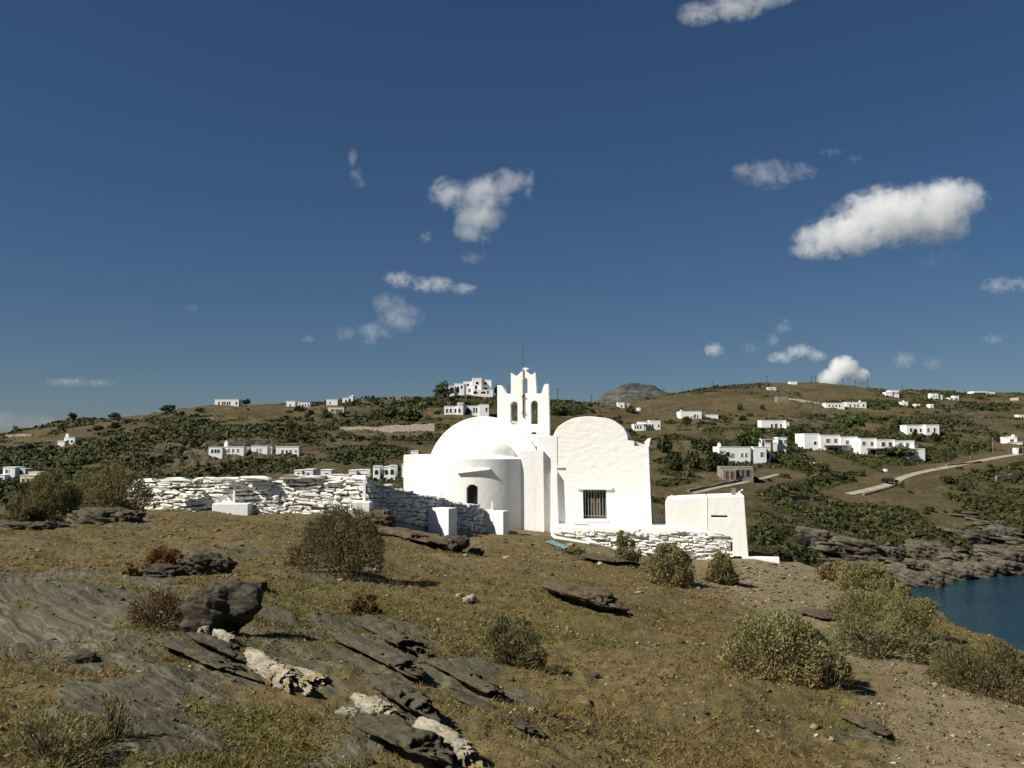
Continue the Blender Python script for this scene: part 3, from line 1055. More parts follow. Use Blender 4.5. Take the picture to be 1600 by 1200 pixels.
w_.build('window_frame', [M_GREYSH], apse)
# drip slab over the apse window
sx0, sz0 = cl(713.5, 740, YN - RA - 0.2)
sx1, sz1 = cl(764, 736, YN - RA - 0.2)
d_ = MB()
n = 14
pts_o = []
for i in range(n + 1):
    t = i / n
    x = sx0 + (sx1 - sx0) * t
    yo = YN - math.sqrt(max(0.1, RA * RA - (x - axc) ** 2))
    pts_o.append((x, yo - 0.15, yo + 0.1, sz0 + (sz1 - sz0 + 0.06) * t))
for i in range(n):
    a0, a1 = pts_o[i], pts_o[i + 1]
    v = [(a0[0], a0[1], a0[3]), (a1[0], a1[1], a1[3]), (a1[0], a1[2], a1[3]), (a0[0], a0[2], a0[3]),
         (a0[0], a0[1], a0[3] + 0.05), (a1[0], a1[1], a1[3] + 0.05), (a1[0], a1[2], a1[3] + 0.10), (a0[0], a0[2], a0[3] + 0.10)]
    f = [(3, 2, 1, 0), (4, 5, 6, 7), (0, 1, 5, 4), (2, 3, 7, 6)]
    if i == 0:
        f.append((3, 0, 4, 7))
    if i == n - 1:
        f.append((1, 2, 6, 5))
    d_.add(v, f)
d_.build('drip_slab', [M_WHITE], apse)

# --- link wall between nave and chapel, standing a little proud: its right edge throws the tall shadow
x0, _ = cl(813.5, 705, -0.02)
x1, z1 = cl(848.5, 706, -0.02)
x1b, _ = cl(850.5, 825, -0.02)
_, zc = cl(840, 681, 0.25)
xk, _ = cl(868, 681, 0.25)
b_ = MB().prism([(x0 - 0.05, ZB_), (x1b, ZB_), (x1, z1), (x1, z1 + 0.05), (x0 - 0.05, z1 + 0.05)], -0.02, 0.8)
soften(b_.build('link_wall', [M_WHITE], church), 0.025)
xq, _ = cl(839, 681, 0.25)
b_ = MB().prism([(xq, z1), (xk + 0.1, z1 - 3.9), (xk + 0.1, zc), (xq, zc)], 0.25, 5.0)
soften(b_.build('roof_parapet', [M_WHITE], church), 0.03)

# --- chapel with the rough gable
YG = 0.28
gl0, _ = cl(846, 825, YG)
glt, gz0 = cl(861, 690, YG)
ct_, czt = cl(922, 650.5, YG)
xa2, za2 = cl(864, 688, YG)
xb2, zb3 = cl(981, 689, YG)
xs1, zs1 = cl(991, 689, YG)
xs2, zs2 = cl(991, 697, YG)
xe, ze = cl(1013.5, 697, YG)
xe2, ze2 = cl(1018.6, 825, YG)
hw2 = (xb2 - xa2) / 2
rz2 = czt - za2
c2 = ((xa2 + xb2) / 2, za2)
gab = [(gl0, ZB_), (xe2 + 0.03, ZB_), (xe, ze), (xs2, zs2), (xs1, zs1)]
for i in range(31):
    a = math.pi * i / 30
    wob = 1 + 0.012 * math.sin(a * 7 + 1) + 0.008 * math.sin(a * 13)
    pw = 0.92
    cx_, sx_ = math.cos(a), math.sin(a)
    gab.append((c2[0] + hw2 * math.copysign(abs(cx_) ** pw, cx_), c2[1] + rz2 * wob * abs(sx_) ** pw))
gab += [(gl0, za2 - 0.02)]
kx0, kz0 = cl(911.5, 811, YG)
kx1, kz1 = cl(948, 763.5, YG)
kx0t, _ = cl(910.5, 763.5, YG)
kx1t, _ = cl(947.0, 763.5, YG)
b_ = MB().prism(gab, YG, YG + 0.5, 0, [[(kx0, kz0), (kx1, kz0), (kx1t, kz1), (kx0t, kz1)]])
chapel = soften(b_.build('chapel_gable', [M_ROUGH], church), 0.04)
b_ = MB().prism([(p[0] * 1.0, p[1] - 0.03) if i > 4 else p for i, p in enumerate(gab)], YG + 0.503, YG + 7.5)
soften(b_.build('chapel_vault', [M_WHITE], church), 0.05)
# window with grille
win = empty('window', (0, 0, 0), None, None)
win.parent = church
for k_ in list(win.keys()):
    del win[k_]
MB().box(kx0 - 0.02, kx1 + 0.02, YG + 0.40, YG + 0.46, kz0 - 0.02, kz1 + 0.02).build('pane', [M_DARK], win)
fr = MB()
yw = YG + 0.30
fr.box(kx0, kx0 + 0.09, yw, yw + 0.09, kz0, kz1)
fr.box(kx1 - 0.09, kx1, yw, yw + 0.09, kz0, kz1)
fr.box(kx0 + 0.09, kx1 - 0.09, yw, yw + 0.09, kz1 - 0.10, kz1)
fr.box(kx0 + 0.09, kx1 - 0.09, yw, yw + 0.09, kz0, kz0 + 0.16)
xm = (kx0 + kx1) / 2
fr.box(xm - 0.05, xm + 0.05, yw + 0.01, yw + 0.08, kz0 + 0.16, kz1 - 0.10)
fr.build('window_frame', [M_BROWNSH], win)
for s in (-1, 1):
    MB().box(xm + s * 0.17 - 0.10, xm + s * 0.17 + 0.10, yw + 0.05, yw + 0.085, kz0 + 0.17, kz1 - 0.55).build('curtain', [M_WOOD], win)
ygr = YG + 0.20
gx0, gx1, gz0_, gz1_ = kx0 + 0.10, kx1 - 0.07, kz0 + 0.15, kz1 - 0.12
for i in range(8):
    x = gx0 + (gx1 - gx0) * i / 7
    MB().tube([(x, ygr, gz0_ - 0.08), (x, ygr, gz1_)], 0.017, 5).build('bar', [M_IRON], win)
for z in (gz0_, gz1_ - 0.02):
    MB().box(kx0 + 0.005, kx1 - 0.005, ygr - 0.02, ygr - 0.012, z, z + 0.03).build('cross_rail', [M_IRON], win)
zz = kz0 + (kz1 - kz0) * 0.63
for s in (-1, 1):
    x = (gx0 + gx1) / 2 + s * (gx1 - gx0) / 7
    MB().tube([(x - 0.09, ygr - 0.02, zz), (x + 0.09, ygr - 0.02, zz)], 0.014, 5).build('cross_rail', [M_IRON], win)
    MB().tube([(x - 0.09, ygr - 0.02, zz - 0.10), (x + 0.09, ygr - 0.02, zz - 0.10)], 0.014, 5).build('cross_rail', [M_IRON], win)
lx0, lz0 = cl(902.5, 765, YG)
lx1, lz1 = cl(957, 761.5, YG)
soften(MB().box(lx0, lx1, YG - 0.10, YG + 0.3, lz0 + 0.005, lz1 + 0.02).build('lintel', [M_WHITE], win), 0.015)
lx0, lz0 = cl(912.5, 814.5, YG)
lx1, lz1 = cl(951, 812, YG)
soften(MB().box(lx0, lx1, YG - 0.08, YG + 0.3, lz0, lz1 + 0.03).build('sill', [M_WHITE], win), 0.015)
# buttress beside the chapel corner
q0, qz = cl(860.5, 738, 0.0)
q1, _ = cl(870.5, 738, 0.0)
q1b, _ = cl(873.5, 825, 0.0)
q0b, _ = cl(860, 825, 0.0)
v = [(q0b - .01, -0.02, ZB_), (q1b + .02, -0.02, ZB_), (q1b + .02, YG + .2, ZB_), (q0b - .01, YG + .2, ZB_), (q0, 0.03, qz - 0.05), (q1, 0.03, qz - 0.05), (q1, YG + .2, qz + 0.15), (q0, YG + .2, qz + 0.15)]
soften(link('buttress', mesh_np('buttress', v, [(3, 2, 1, 0), (4, 5, 6, 7), (0, 1, 5, 4), (1, 2, 6, 5), (2, 3, 7, 6), (3, 0, 4, 7)], [M_WHITE]), church), 0.03)
x, z = cl(869, 730, YG)
MB().box(x, x + 0.42, YG - 0.09, YG + 0.1, z - 0.02, z + 0.04).build('drip_slab', [M_WHITE], church)
x, z = cl(1010.5, 697, YG + 0.8)
MB().prism([(x - 0.11, z - 0.1), (x + 0.13, z - 0.1), (x + 0.13, z + 0.22), (x + 0.24, z + 0.45), (x + 0.05, z + 0.40), (x - 0.11, z + 0.24)], YG + 0.8, YG + 1.05).build('roof_spout', [M_WHITE], church)

# --- bell gable
YB = 2.85


def bpnt(c, r):
    return cl(760 + c / 8.575, 560 + r / 8.575, YB)


TB = 0.62
curve = []


def hcurve(p, q, sag, n=7):
    """concave sweep from p to q, as the horns of the gable have"""
    o = []
    for i in range(n + 1):
        t = i / n
        o.append((p[0] + (q[0] - p[0]) * (1 - math.cos(t * math.pi / 2)) if sag else p[0] + (q[0] - p[0]) * math.sin(t * math.pi / 2),
                  p[1] + (q[1] - p[1]) * math.sin(t * math.pi / 2) if sag else p[1] + (q[1] - p[1]) * (1 - math.cos(t * math.pi / 2))))
    return o


pc = [(150, 1180), (842, 1180), (836, 700), (833, 342), (790, 342), (772, 356), (757, 395), (746, 440), (741, 468), (672, 470), (668, 420), (658, 188),
      (645, 189), (628, 206), (608, 217), (592, 213), (570, 196), (540, 176), (512, 166), (490, 168), (462, 182), (438, 206), (418, 226), (398, 232),
      (375, 222), (352, 204), (340, 195), (328, 196), (329, 472), (262, 474), (253, 455), (240, 425), (225, 395), (206, 368), (190, 358), (145, 357)]
outl = [bpnt(*p) for p in pc]


def bhole(c0, c1, rb, rt):
    a = bpnt(c0, rb)
    b2 = bpnt(c1, rt)
    return arch_hole(a[0], b2[0], a[1], b2[1], 12)


h1, h2, h3 = bhole(320, 418, 886, 574), bhole(592, 688, 881, 562), bhole(480, 551, 466, 258)
a_, b2 = bpnt(600, 1017), bpnt(676, 984)
nic = [(a_[0], a_[1]), (b2[0], a_[1])] + arc(((a_[0] + b2[0]) / 2, a_[1]), (b2[0] - a_[0]) / 2, b2[1] - a_[1], 0.05, math.pi - 0.05, 8)
bel = MB().prism(outl, YB, YB + TB, 0, [h1, h2, h3, nic]).build('bell_gable', [M_WHITE], church)
soften(bel, 0.025)
MB().box(nic[0][0] - 0.05, nic[1][0] + 0.05, YB + 0.45, YB + 0.5, nic[0][1] - 0.05, b2[1] + 0.05).build('niche_back', [M_WHITE], bel)
cx_, cz_ = bpnt(517, 168)
_, czt2 = bpnt(517, 116)
cr = MB()
hc = czt2 - cz_
ym = YB + 0.2
cr.box(cx_ - 0.045, cx_ + 0.045, ym, ym + 0.10, cz_ - 0.1, cz_ + hc)
cr.box(cx_ - 0.17, cx_ - 0.045, ym + 0.003, ym + 0.097, cz_ + hc * 0.45, cz_ + hc * 0.45 + 0.085)
cr.box(cx_ + 0.045, cx_ + 0.17, ym + 0.003, ym + 0.097, cz_ + hc * 0.45, cz_ + hc * 0.45 + 0.085)
cr.build('cross', [M_WHITE], bel)
# thin mast strapped to the face of the gable
m0 = cl(817.6, 652, YB - 0.05)
m1 = cl(817.2, 616, YB - 0.05)
m2 = cl(816.8, 574, YB - 0.05)
m3 = cl(816.4, 538, YB - 0.05)
MB().tube([(m0[0], YB - 0.05, m0[1]), (m1[0], YB - 0.05, m1[1])], 0.040, 6).build('mast_foot', [M_RUST], church)
MB().tube([(m1[0], YB - 0.05, m1[1]), (m2[0], YB - 0.05, m2[1])], 0.030, 6).build('mast_pole', [M_YEL], church)
MB().tube([(m2[0], YB - 0.05, m2[1]), (m3[0], YB - 0.05, m3[1])], [0.026, 0.016], 6).build('mast_tip', [M_RUST], church)
for zz in (m0[1] + 0.25, m1[1] - 0.15):
    MB().box(m0[0] - 0.10, m0[0] + 0.10, YB - 0.10, YB + 0.02, zz, zz + 0.045).build('mast_bracket', [M_RUST], church)
# bells
for (cc, rt, lab) in ((368, 640, 'bronze bell in the left-hand arch of the white bell gable'), (636, 628, 'bronze bell in the right-hand arch of the white bell gable')):
    bx, bz = bpnt(cc, rt)
    w = CH_O + _ex3 * bx + _ey3 * (YB + 0.3) + Vector((0, 0, bz))
    t = empty('bell', w, lab, 'bell', 'bells of the church', CH_A)
    prof = [(0.0, -0.28), (0.05, -0.30), (0.10, -0.36), (0.13, -0.48), (0.16, -0.62), (0.22, -0.72), (0.29, -0.80), (0.27, -0.81), (0.18, -0.70)]
    k_ = 16
    V_ = [(0.52 * r * math.cos(2 * math.pi * i / k_), 0.52 * r * math.sin(2 * math.pi * i / k_), 0.58 * z - 0.06) for r, z in prof for i in range(k_)]
    F_ = [(j * k_ + i, (j + 1) * k_ + i, (j + 1) * k_ + (i + 1) % k_, j * k_ + (i + 1) % k_) for j in range(len(prof) - 1) for i in range(k_)]
    link('bell_body', mesh_np('bell_body', V_, F_, [M_BRONZE], True), t)
    MB().tube([(-0.45, 0, 0.0), (0.45, 0, 0.0)], 0.03, 6).build('hanging_bar', [M_RUST], t)
    MB().tube([(-0.05, 0, 0.0), (-0.03, 0, -0.24)], 0.018, 5).tube([(0.05, 0, 0.0), (0.03, 0, -0.24)], 0.018, 5).build('yoke', [M_RUST], t)
    MB().tube([(0, 0, -0.30), (0.0, 0, -0.56)], [0.008, 0.025], 6).build('clapper', [M_RUST], t)

# ------------------------------------------------------------------ dry-stone walls: every stone is a piece of its own
def stone_variants(n, seed):
    r = np.random.default_rng(seed)
    out = []
    for k in range(n):
        bm = bmesh.new()
        bmesh.ops.create_cube(bm, size=1.0)
        bmesh.ops.subdivide_edges(bm, edges=bm.edges[:], cuts=1, use_grid_fill=True)
        for v in bm.verts:
            c = np.array(v.co) * 2
            nrm = (np.abs(c) ** 7.0).sum() ** (1 / 7.0)
            c = c / max(nrm, 1e-6) if nrm > 0 else c
            c = c * (1 + r.normal(0, 0.13, 3))
            v.co = Vector(c * 0.5)
        sh = r.uniform(-0.35, 0.35)
        tp = r.uniform(-0.3, 0.3)
        for v in bm.verts:
            v.co.x += sh * v.co.z
            v.co.z *= 1 + tp * v.co.x * 1.2
        me = bpy.data.meshes.new('stone')
        bm.to_mesh(me)
        bm.free()
        out.append(me)
    return out


ST_V = []
for me in stone_variants(14, 5):
    a = me.copy()
    a.materials.append(M_STONE)
    b2 = me.copy()
    b2.materials.append(M_STONE2)
    ST_V.append((a, b2))


def stone_wall(root, A, B, zb0, zb1, zt0, zt1, which, limit, wmean, hmean, depth=0.5, gap=0.90, core_mat=None, top_skip=0.0, rr=0, ragged=0.06, proud=0.09):
    """courses of stones along A->B (world points); the face looks to the right-hand side of A->B"""
    R2 = random.Random(rr)
    A, B = Vector((A.x, A.y, 0)), Vector((B.x, B.y, 0))
    L = (B - A).length
    t = (B - A) / L
    nrm = Vector((t.y, -t.x, 0))
    ang = math.atan2(t.y, t.x)
    # the core behind, a little lower and set back
    c = MB()
    dep = depth
    ns = 24
    for i in range(ns):
        f0, f1 = i / ns, (i + 1) / ns
        p0, p1 = A + t * L * f0 - nrm * 0.10, A + t * L * f1 - nrm * 0.10
        q0, q1 = p0 - nrm * dep, p1 - nrm * dep
        zb_0, zb_1 = zb0 + (zb1 - zb0) * f0 - 0.8, zb0 + (zb1 - zb0) * f1 - 0.8
        zt_0, zt_1 = zt0 + (zt1 - zt0) * f0 - 0.10, zt0 + (zt1 - zt0) * f1 - 0.10
        v = [(p0.x, p0.y, zb_0), (p1.x, p1.y, zb_1), (q1.x, q1.y, zb_1), (q0.x, q0.y, zb_0), (p0.x, p0.y, zt_0), (p1.x, p1.y, zt_1), (q1.x, q1.y, zt_1), (q0.x, q0.y, zt_0)]
        f = [(4, 5, 6, 7), (0, 1, 5, 4), (2, 3, 7, 6)]
        if i == 0:
            f.append((3, 0, 4, 7))
        if i == ns - 1:
            f.append((1, 2, 6, 5))
        c.add([Vector(p) - root.location for p in v], f)
    c.build('wall_core', [core_mat or M_CORE], root)
    cnt = 0
    H = max(zt0 - zb0, zt1 - zb1)
    z = -0.10
    row = 0
    while z < H - 0.02 and cnt < limit:
        h = hmean * R2.uniform(0.75, 1.3)
        x = -R2.uniform(0, wmean)
        while x < L and cnt < limit:
            w = wmean * R2.choice((0.45, 0.65, 0.8, 1.0, 1.0, 1.3, 1.7)) * R2.uniform(0.85, 1.15)
            f = min(max((x + w / 2) / L, 0), 1)
            zb = zb0 + (zb1 - zb0) * f
            zt = zt0 + (zt1 - zt0) * f
            zc_ = zb + z + h / 2 + 0.05 * math.sin(x * 1.3 + row) * 1.0 + R2.uniform(-0.02, 0.02)
            if zc_ + h * 0.4 < zt + ragged * R2.uniform(-1, 1) and 0 <= x + w / 2 <= L:
                hh = h * R2.uniform(0.8, 1.25)
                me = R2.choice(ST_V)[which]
                o = bpy.data.objects.new('stone', me)
                COL.objects.link(o)
                o.parent = root
                p = A + t * (x + w / 2) + nrm * (R2.uniform(-0.05, proud) - 0.16)
                o.location = Vector((p.x, p.y, zc_)) - root.location
                o.rotation_euler = (R2.uniform(-0.10, 0.22), R2.gauss(0, 0.07), ang + R2.gauss(0, 0.07))
                o.scale = (w * gap * 1.10, 0.42, hh * gap * 1.12)
                cnt += 1
            x += w
        z += h
        row += 1
    return cnt


# front wall, sunlit
fwA, fwB = pt(196, 800, 41.5), pt(571, 801, 40.0)
fw = empty('stone_wall', pt(385, 800, 40.7), 'long whitewashed dry-stone wall running left from the church yard corner', 'wall')
zb0, zt0 = pt(196, 803, 41.5).z, pt(196, 748.5, 41.5).z
zb1, zt1 = pt(571, 801, 40).z, pt(571, 744, 40).z
print('stones', stone_wall(fw, fwA, fwB, zb0, zb1, zt0, zt1, 0, 300, 0.46, 0.135, depth=0.45, rr=3, ragged=0.02, gap=0.92))
# long lime-capped coping stones on its right half
for i, (a, c, y) in enumerate(((438, 478, 743), (474, 512, 744), (508, 548, 742), (544, 574, 744), (378, 420, 745), (330, 372, 747), (250, 300, 749))):
    p, q = pt(a, y, 40.3), pt(c, y, 40.3)
    o = link('stone', ST_V[(i * 5) % 14][0], fw, (p + q) / 2 + Vector((0, 0.06, -0.05)) - fw.location, (0, RNG.uniform(-.03, .03), 0), ((q - p).length * 1.0, 0.55, 0.17))


def block(root, name, px0, px1, py0, py1, Y, depth, mat, rz=0.0, yfront=0.0, bev=0.03):
    p0, p1 = pt(px0, py1, Y), pt(px1, py0, Y)
    w, h = p1.x - p0.x, p1.z - p0.z
    o = MB().box(-w / 2, w / 2, 0, depth, -0.5, h).build(name, [mat], root)
    o.location = Vector(((p0.x + p1.x) / 2, Y + yfront, p0.z)) - (root.location if root else Vector((0, 0, 0)))
    o.rotation_euler = (0, 0, rz)
    soften(o, bev)
    return o


block(fw, 'footing_block', 331, 388, 787, 802.5, 39.9, 0.9, M_WHITE)
block(fw, 'wall_post', 363.5, 367.5, 752, 789, 40.3, 0.11, M_WHITE, bev=0.01)
block(fw, 'footing_block', 549, 578, 784.5, 803, 39.2, 1.0, M_WHITE)
block(fw, 'wall_post', 566.5, 571.5, 749, 790, 39.75, 0.12, M_WHITE, bev=0.01)

# return wall, in its own shade
rwA, rwB = pt(576, 800, 40.1), pt(783, 828, 47.0)
rw = empty('stone_wall', pt(680, 815, 43.5), 'shaded whitewashed rubble wall stepping back from the corner to the rounded apse', 'wall')
za_, zb_a = pt(576, 750, 40.1).z, pt(576, 806, 40.1).z
zc_, zb_b = pt(783, 798.5, 47).z, pt(783, 832, 47).z
print('stones', stone_wall(rw, rwA, rwB, zb_a, zb_b, za_, zc_, 1, 300, 0.345, 0.135, depth=0.45, rr=9, core_mat=m_plain('shade_limewash', (0.34, 0.335, 0.32), 0.95, 0.35, 3.0, bump=0.05), ragged=0.10, proud=0.05))  # core colour darkened as well to carry this wall's shade
tw = (rwB - rwA).normalized()
for (a, ytop, ybot, Y, sz) in ((687, 793, 838, 42.9, 0.66), (771, 797.5, 829, 46.1, 0.52)):
    p = pt(a, ybot, Y)
    o = MB().box(-0.45, 0.75, -sz / 2, sz / 2, -0.6, pt(a, ytop, Y).z - p.z).build('buttress', [M_WHITE], rw)
    o.location = p - rw.location
    o.rotation_euler = (0, 0, math.atan2(tw.y, tw.x) - math.pi / 2 + 0.12)
    soften(o, 0.03)
for (a, y0, y1, Y) in ((689, 772, 793, 43.6), (769, 783, 800, 46.6)):
    block(rw, 'wall_post', a - 1.2, a + 1.2, y0, y1 + 10, Y, 0.08, M_WHITE, bev=0.008)

# terrace wall under the chapel
twA, twB = pt(884, 845, 47.6), pt(1143, 882, 46.9)
tr = empty('terrace_wall', pt(1010, 860, 47.2), 'stepped whitewashed rubble wall holding up the terrace below the barred window', 'wall')
za_, zb_a = pt(884, 825.5, 47.6).z, pt(884, 852, 47.6).z
zc_, zb_b = pt(1143, 829.5, 46.9).z, pt(1143, 897, 46.9).z
print('stones', stone_wall(tr, twA, twB, zb_a, zb_b, za_, zc_, 0, 300, 0.43, 0.125, depth=0.4, rr=21, core_mat=m_plain('limewash_core', (0.62, 0.60, 0.55), 0.95, 0.25, 3.0, bump=0.05), ragged=0.04, gap=0.96))
tf = MB()
pa, pb = pt(872, 824, 47.75), pt(1142, 828, 47.1)
v = [Vector((pa.x, pa.y, pa.z)), Vector((pb.x, pb.y, pb.z)), Vector((pb.x, pb.y + 5.0, pb.z)), Vector((pa.x, pa.y + 4.0, pa.z))]
v = v + [p - Vector((0, 0, 2.6)) for p in v]
tf.add([p - tr.location for p in v], [(0, 1, 2, 3), (4, 7, 6, 5), (1, 5, 6, 2), (3, 2, 6, 7), (0, 3, 7, 4), (0, 4, 5, 1)])
tf.build('terrace_floor', [M_WHITE], tr)

# white cistern house on the terrace end
YS = 47.0
sh = empty('cistern', pt(1100, 868, YS), 'low flat-roofed white cistern block at the right end of the terrace wall', 'cistern', None, math.radians(-11.0))


def sl(px, py):
    p = pt(px, py, YS) - sh.location
    return (p.x, p.z)


body = MB().prism([sl(1041.5, 840), sl(1105.5, 840), sl(1105.0, 776.3), sl(1042, 780.3), sl(1040.2, 785)], 0.12, 3.2).build('body', [M_WHITE], sh)
soften(body, 0.04)
body2 = MB().prism([sl(1106.3, 838), sl(1140, 838), sl(1144, 842), sl(1144, 868.5), sl(1167.5, 868.5), sl(1161, 774), sl(1106.0, 776.4)], -0.02, 3.2, 0,
                   [[sl(1111, 808.2), sl(1136, 808.2), sl(1136, 805.2), sl(1111, 805.2)]]).build('body', [M_WHITE], sh)
soften(body2, 0.03)
s0, s1 = sl(1109, 812), sl(1138, 802)
MB().box(s0[0], s1[0], 0.25, 0.3, s0[1], s1[1]).build('slot_back', [M_GREYSH], sh)
s0, s1 = sl(1108, 883), sl(1168.5, 868)
MB().box(sl(1143, 0)[0], sl(1196, 0)[0], -0.16, 0.3, sl(0, 880)[1], sl(0, 868.4)[1]).build('kerb', [M_WHITE], sh)
s0, s1 = sl(1048, 781), sl(1052, 775)
MB().box(s0[0], s1[0], 0.3, 0.45, s0[1] - 0.1, s1[1]).build('roof_stub', [M_WHITE], sh)
s0, s1 = sl(1143.5, 776), sl(1150, 764)
MB().box(s0[0], s1[0], 1.2, 1.5, s0[1] - 0.2, s1[1]).build('chimney_pipe', [M_GREYSH], sh)
p0, p1, p2 = sl(1155, 777), sl(1155.5, 769), sl(1160.5, 766)
MB().tube([(p0[0], 1.0, p0[1] - 0.1), (p1[0], 1.0, p1[1]), (p2[0], 1.0, p2[1])], 0.055, 6).build('bent_pipe', [M_WHITE], sh)

# whitewashed kerb loop and loose things at the foot of the chapel
def ribbon_tube(name, pix, rad, mat, Y0, parent, dz=0.0, n=6):
    P = [Vector(p) for p in pix]
    return MB().tube([p - parent.location for p in P] if parent else P, rad, n).build(name, [mat], parent)


kp = [(870, 826), (864, 832), (863.5, 837), (869, 841.5), (884, 844.5), (902, 847.5), (920, 850.5), (931, 852.5)]
kq = [(898, 829.5), (903, 837), (914, 843), (926, 848.5), (934, 853)]
for pixl, lab in ((kp, 'curling whitewashed kerb looping round bare earth left of the terrace wall'), (kq, 'straight whitewashed kerb slanting down beside the looping one')):
    pts = [head_hit(a, c) + Vector((0, 0, 0.03)) for a, c in pixl]
    o = MB().tube([p - pts[0] for p in pts], 0.09, 7).build('kerb_line', [M_WHITE])
    o.location = pts[0]
    tag(o, lab, 'kerb', 'whitewashed kerbs below the chapel')
# ------------------------------------------------------------------ houses on the far hillside
def house(label, px0, px1, pyt, pyb, vols=None, wins=(), mat=None, yaw=0.0, chim=None, depth=None, cat='house', group='white houses on the far hillside', parapet=True, pergola=None, name='white_house', arches=()):
    """vols: (fx0, fx1, height fraction, y0 fraction, y1 fraction); wins: (fx, fz, fw, fh, material index) on the front face"""
    mat = mat or M_HOUSE
    g = hill_hit((px0 + px1) / 2, pyb)
    D = g.y
    W = (px1 - px0) * D / F
    Hh = (pyb - pyt) * D / F
    dp = depth or min(max(W * 0.55, 4.0), 9.0)
    a, _ = ray((px0 + px1) / 2, pyb)
    base = Vector((a * D, D, pt((px0 + px1) / 2, pyb, D).z))
    root = empty(name, base, label, cat, group, yaw)
    vols = vols or [(0, 1, 1, 0, 1)]
    for (f0, f1, fh, y0, y1) in vols:
        x0, x1 = -W / 2 + W * f0, -W / 2 + W * f1
        m = MB().box(x0, x1, y0 * dp, y1 * dp, -3.5, Hh * fh)
        o = m.build('wall', [mat], root)
        soften(o, 0.06, 1)
        if parapet:
            MB().box(x0 - 0.06, x1 + 0.06, y0 * dp - 0.06, y1 * dp + 0.06, Hh * fh + 0.003, Hh * fh + 0.16).build('roof_rim', [mat], root)
    M = [M_DARK, M_BLUE, M_BROWNSH, M_REDSH, M_GREYSH]
    for (fx, fz, fw, fh, mi) in wins:
        x, z = -W / 2 + W * fx, Hh * fz
        w, h = W * fw / 2, Hh * fh
        # which volume is the window in: put it on the front-most face there
        yf = min([v[3] * dp for v in vols if v[0] - 0.01 <= fx <= v[1] + 0.01 and v[2] >= fz] or [0])
        t = 0.10 if w > 0.3 else 0.06
        fr_ = MB()
        fr_.box(x - w - t, x - w, yf - 0.07, yf + 0.02, z, z + h)
        fr_.box(x + w, x + w + t, yf - 0.07, yf + 0.02, z, z + h)
        fr_.box(x - w - t, x + w + t, yf - 0.07, yf + 0.02, z + h, z + h + t)
        fo = fr_.build('window', [mat], root)
        MB().box(x - w, x + w, yf - 0.025, yf + 0.02, z, z + h).build('pane', [M[mi]], fo)
    for (fx, fz, fw, fh) in arches:
        x, z = -W / 2 + W * fx, Hh * fz
        w, h = W * fw / 2, Hh * fh
        yf = min([v[3] * dp for v in vols if v[0] - 0.01 <= fx <= v[1] + 0.01 and v[2] >= fz] or [0])
        r = min(w, h * 0.6)
        poly = [(x - w, z), (x + w, z), (x + w, z + h - r)] + [(x + w * math.cos(a), z + h - r + r * math.sin(a)) for a in np.linspace(0.2, math.pi - 0.2, 7)] + [(x - w, z + h - r)]
        MB().prism(poly, yf - 0.03, yf + 0.02).build('archway', [M_DARK], root)  # dark plate on the wall stands for the shade inside an open arch
    for (fx, hz) in (chim or ()):
        x = -W / 2 + W * fx
        top = max(v[2] for v in vols if v[0] - .01 <= fx <= v[1] + .01) * Hh
        k = MB()
        s_ = 0.38
        hz = hz * 0.38
        k.box(x - s_, x + s_, 0.25 * dp, 0.25 * dp + 2 * s_, top - 0.2, top + hz * 0.75)
        k.box(x - s_ * .6, x + s_ * .6, 0.25 * dp + s_ * .4, 0.25 * dp + s_ * 1.6, top + hz * .75, top + hz)
        k.build('chimney', [mat], root)
    if pergola:
        f0, f1, fz, ex = pergola
        x0, x1 = -W / 2 + W * f0, -W / 2 + W * f1
        p_ = MB()
        p_.box(x0, x1, -ex, -0.12, Hh * fz, Hh * fz + 0.18)
        for xx in (x0 + 0.1, (x0 + x1) / 2, x1 - 0.1):
            p_.box(xx - 0.1, xx + 0.1, -ex + 0.05, -ex + 0.25, -2.0, Hh * fz - 0.005)
        p_.build('pergola', [M_PERG], root)
    return root


W2 = lambda xs, z, w, h, m: [(x, z, w, h, m) for x in xs]
house('long low white house alone on the left skyline with a row of dark arches', 335.5, 373, 624.5, 633, None, [], chim=None, arches=[(x, 0.05, 0.06, 0.62) for x in (0.17, 0.33, 0.42, 0.53, 0.62, 0.9)])
house('white ridge house left of centre with a taller left block', 447.5, 484, 628, 636, [(0, .38, 1.12, 0, 1), (.38, 1, .85, .08, 1)], W2((.15, .55, .68, .8, .92), .1, .05, .5, 0))
house('plain white box on the skyline above the yellow based cottage', 510, 527.5, 624.5, 633, None, W2((.3,), .2, .1, .4, 0))
house('small peaked white house on the skyline beside the plain white box', 535, 551.5, 621, 629, [(0, .6, .9, 0, 1), (.6, 1, 1.25, .1, 1)], W2((.3,), .2, .12, .4, 0), chim=[(.9, 1.5)])
house('low cottage with big pale windows and yellow base below the skyline boxes', 512, 537.5, 637, 646, None, [(.30, .2, .22, .55, 4), (.58, .2, .2, .55, 4), (.82, .2, .16, .55, 4)], M_CREAM)
house('little white cottage with chimney half hidden by dark trees on the left slope', 92, 117, 684, 696, [(0, .45, .55, -.2, 1), (.32, 1, 1, 0, 1)], W2((.55, .8), .35, .1, .35, 0), chim=[(.38, 3.2)])
house('two-storey white house at the left picture edge behind the big bushes', 4, 35, 731, 752, [(0, .62, 1, 0, 1), (.62, 1, .88, .25, 1), (-.25, .3, .45, -.35, .1)], [(.2, .58, .16, .28, 4), (.78, .5, .14, .3, 0), (.1, .05, .12, .25, 0), (-.1, .05, .1, .25, 0)])
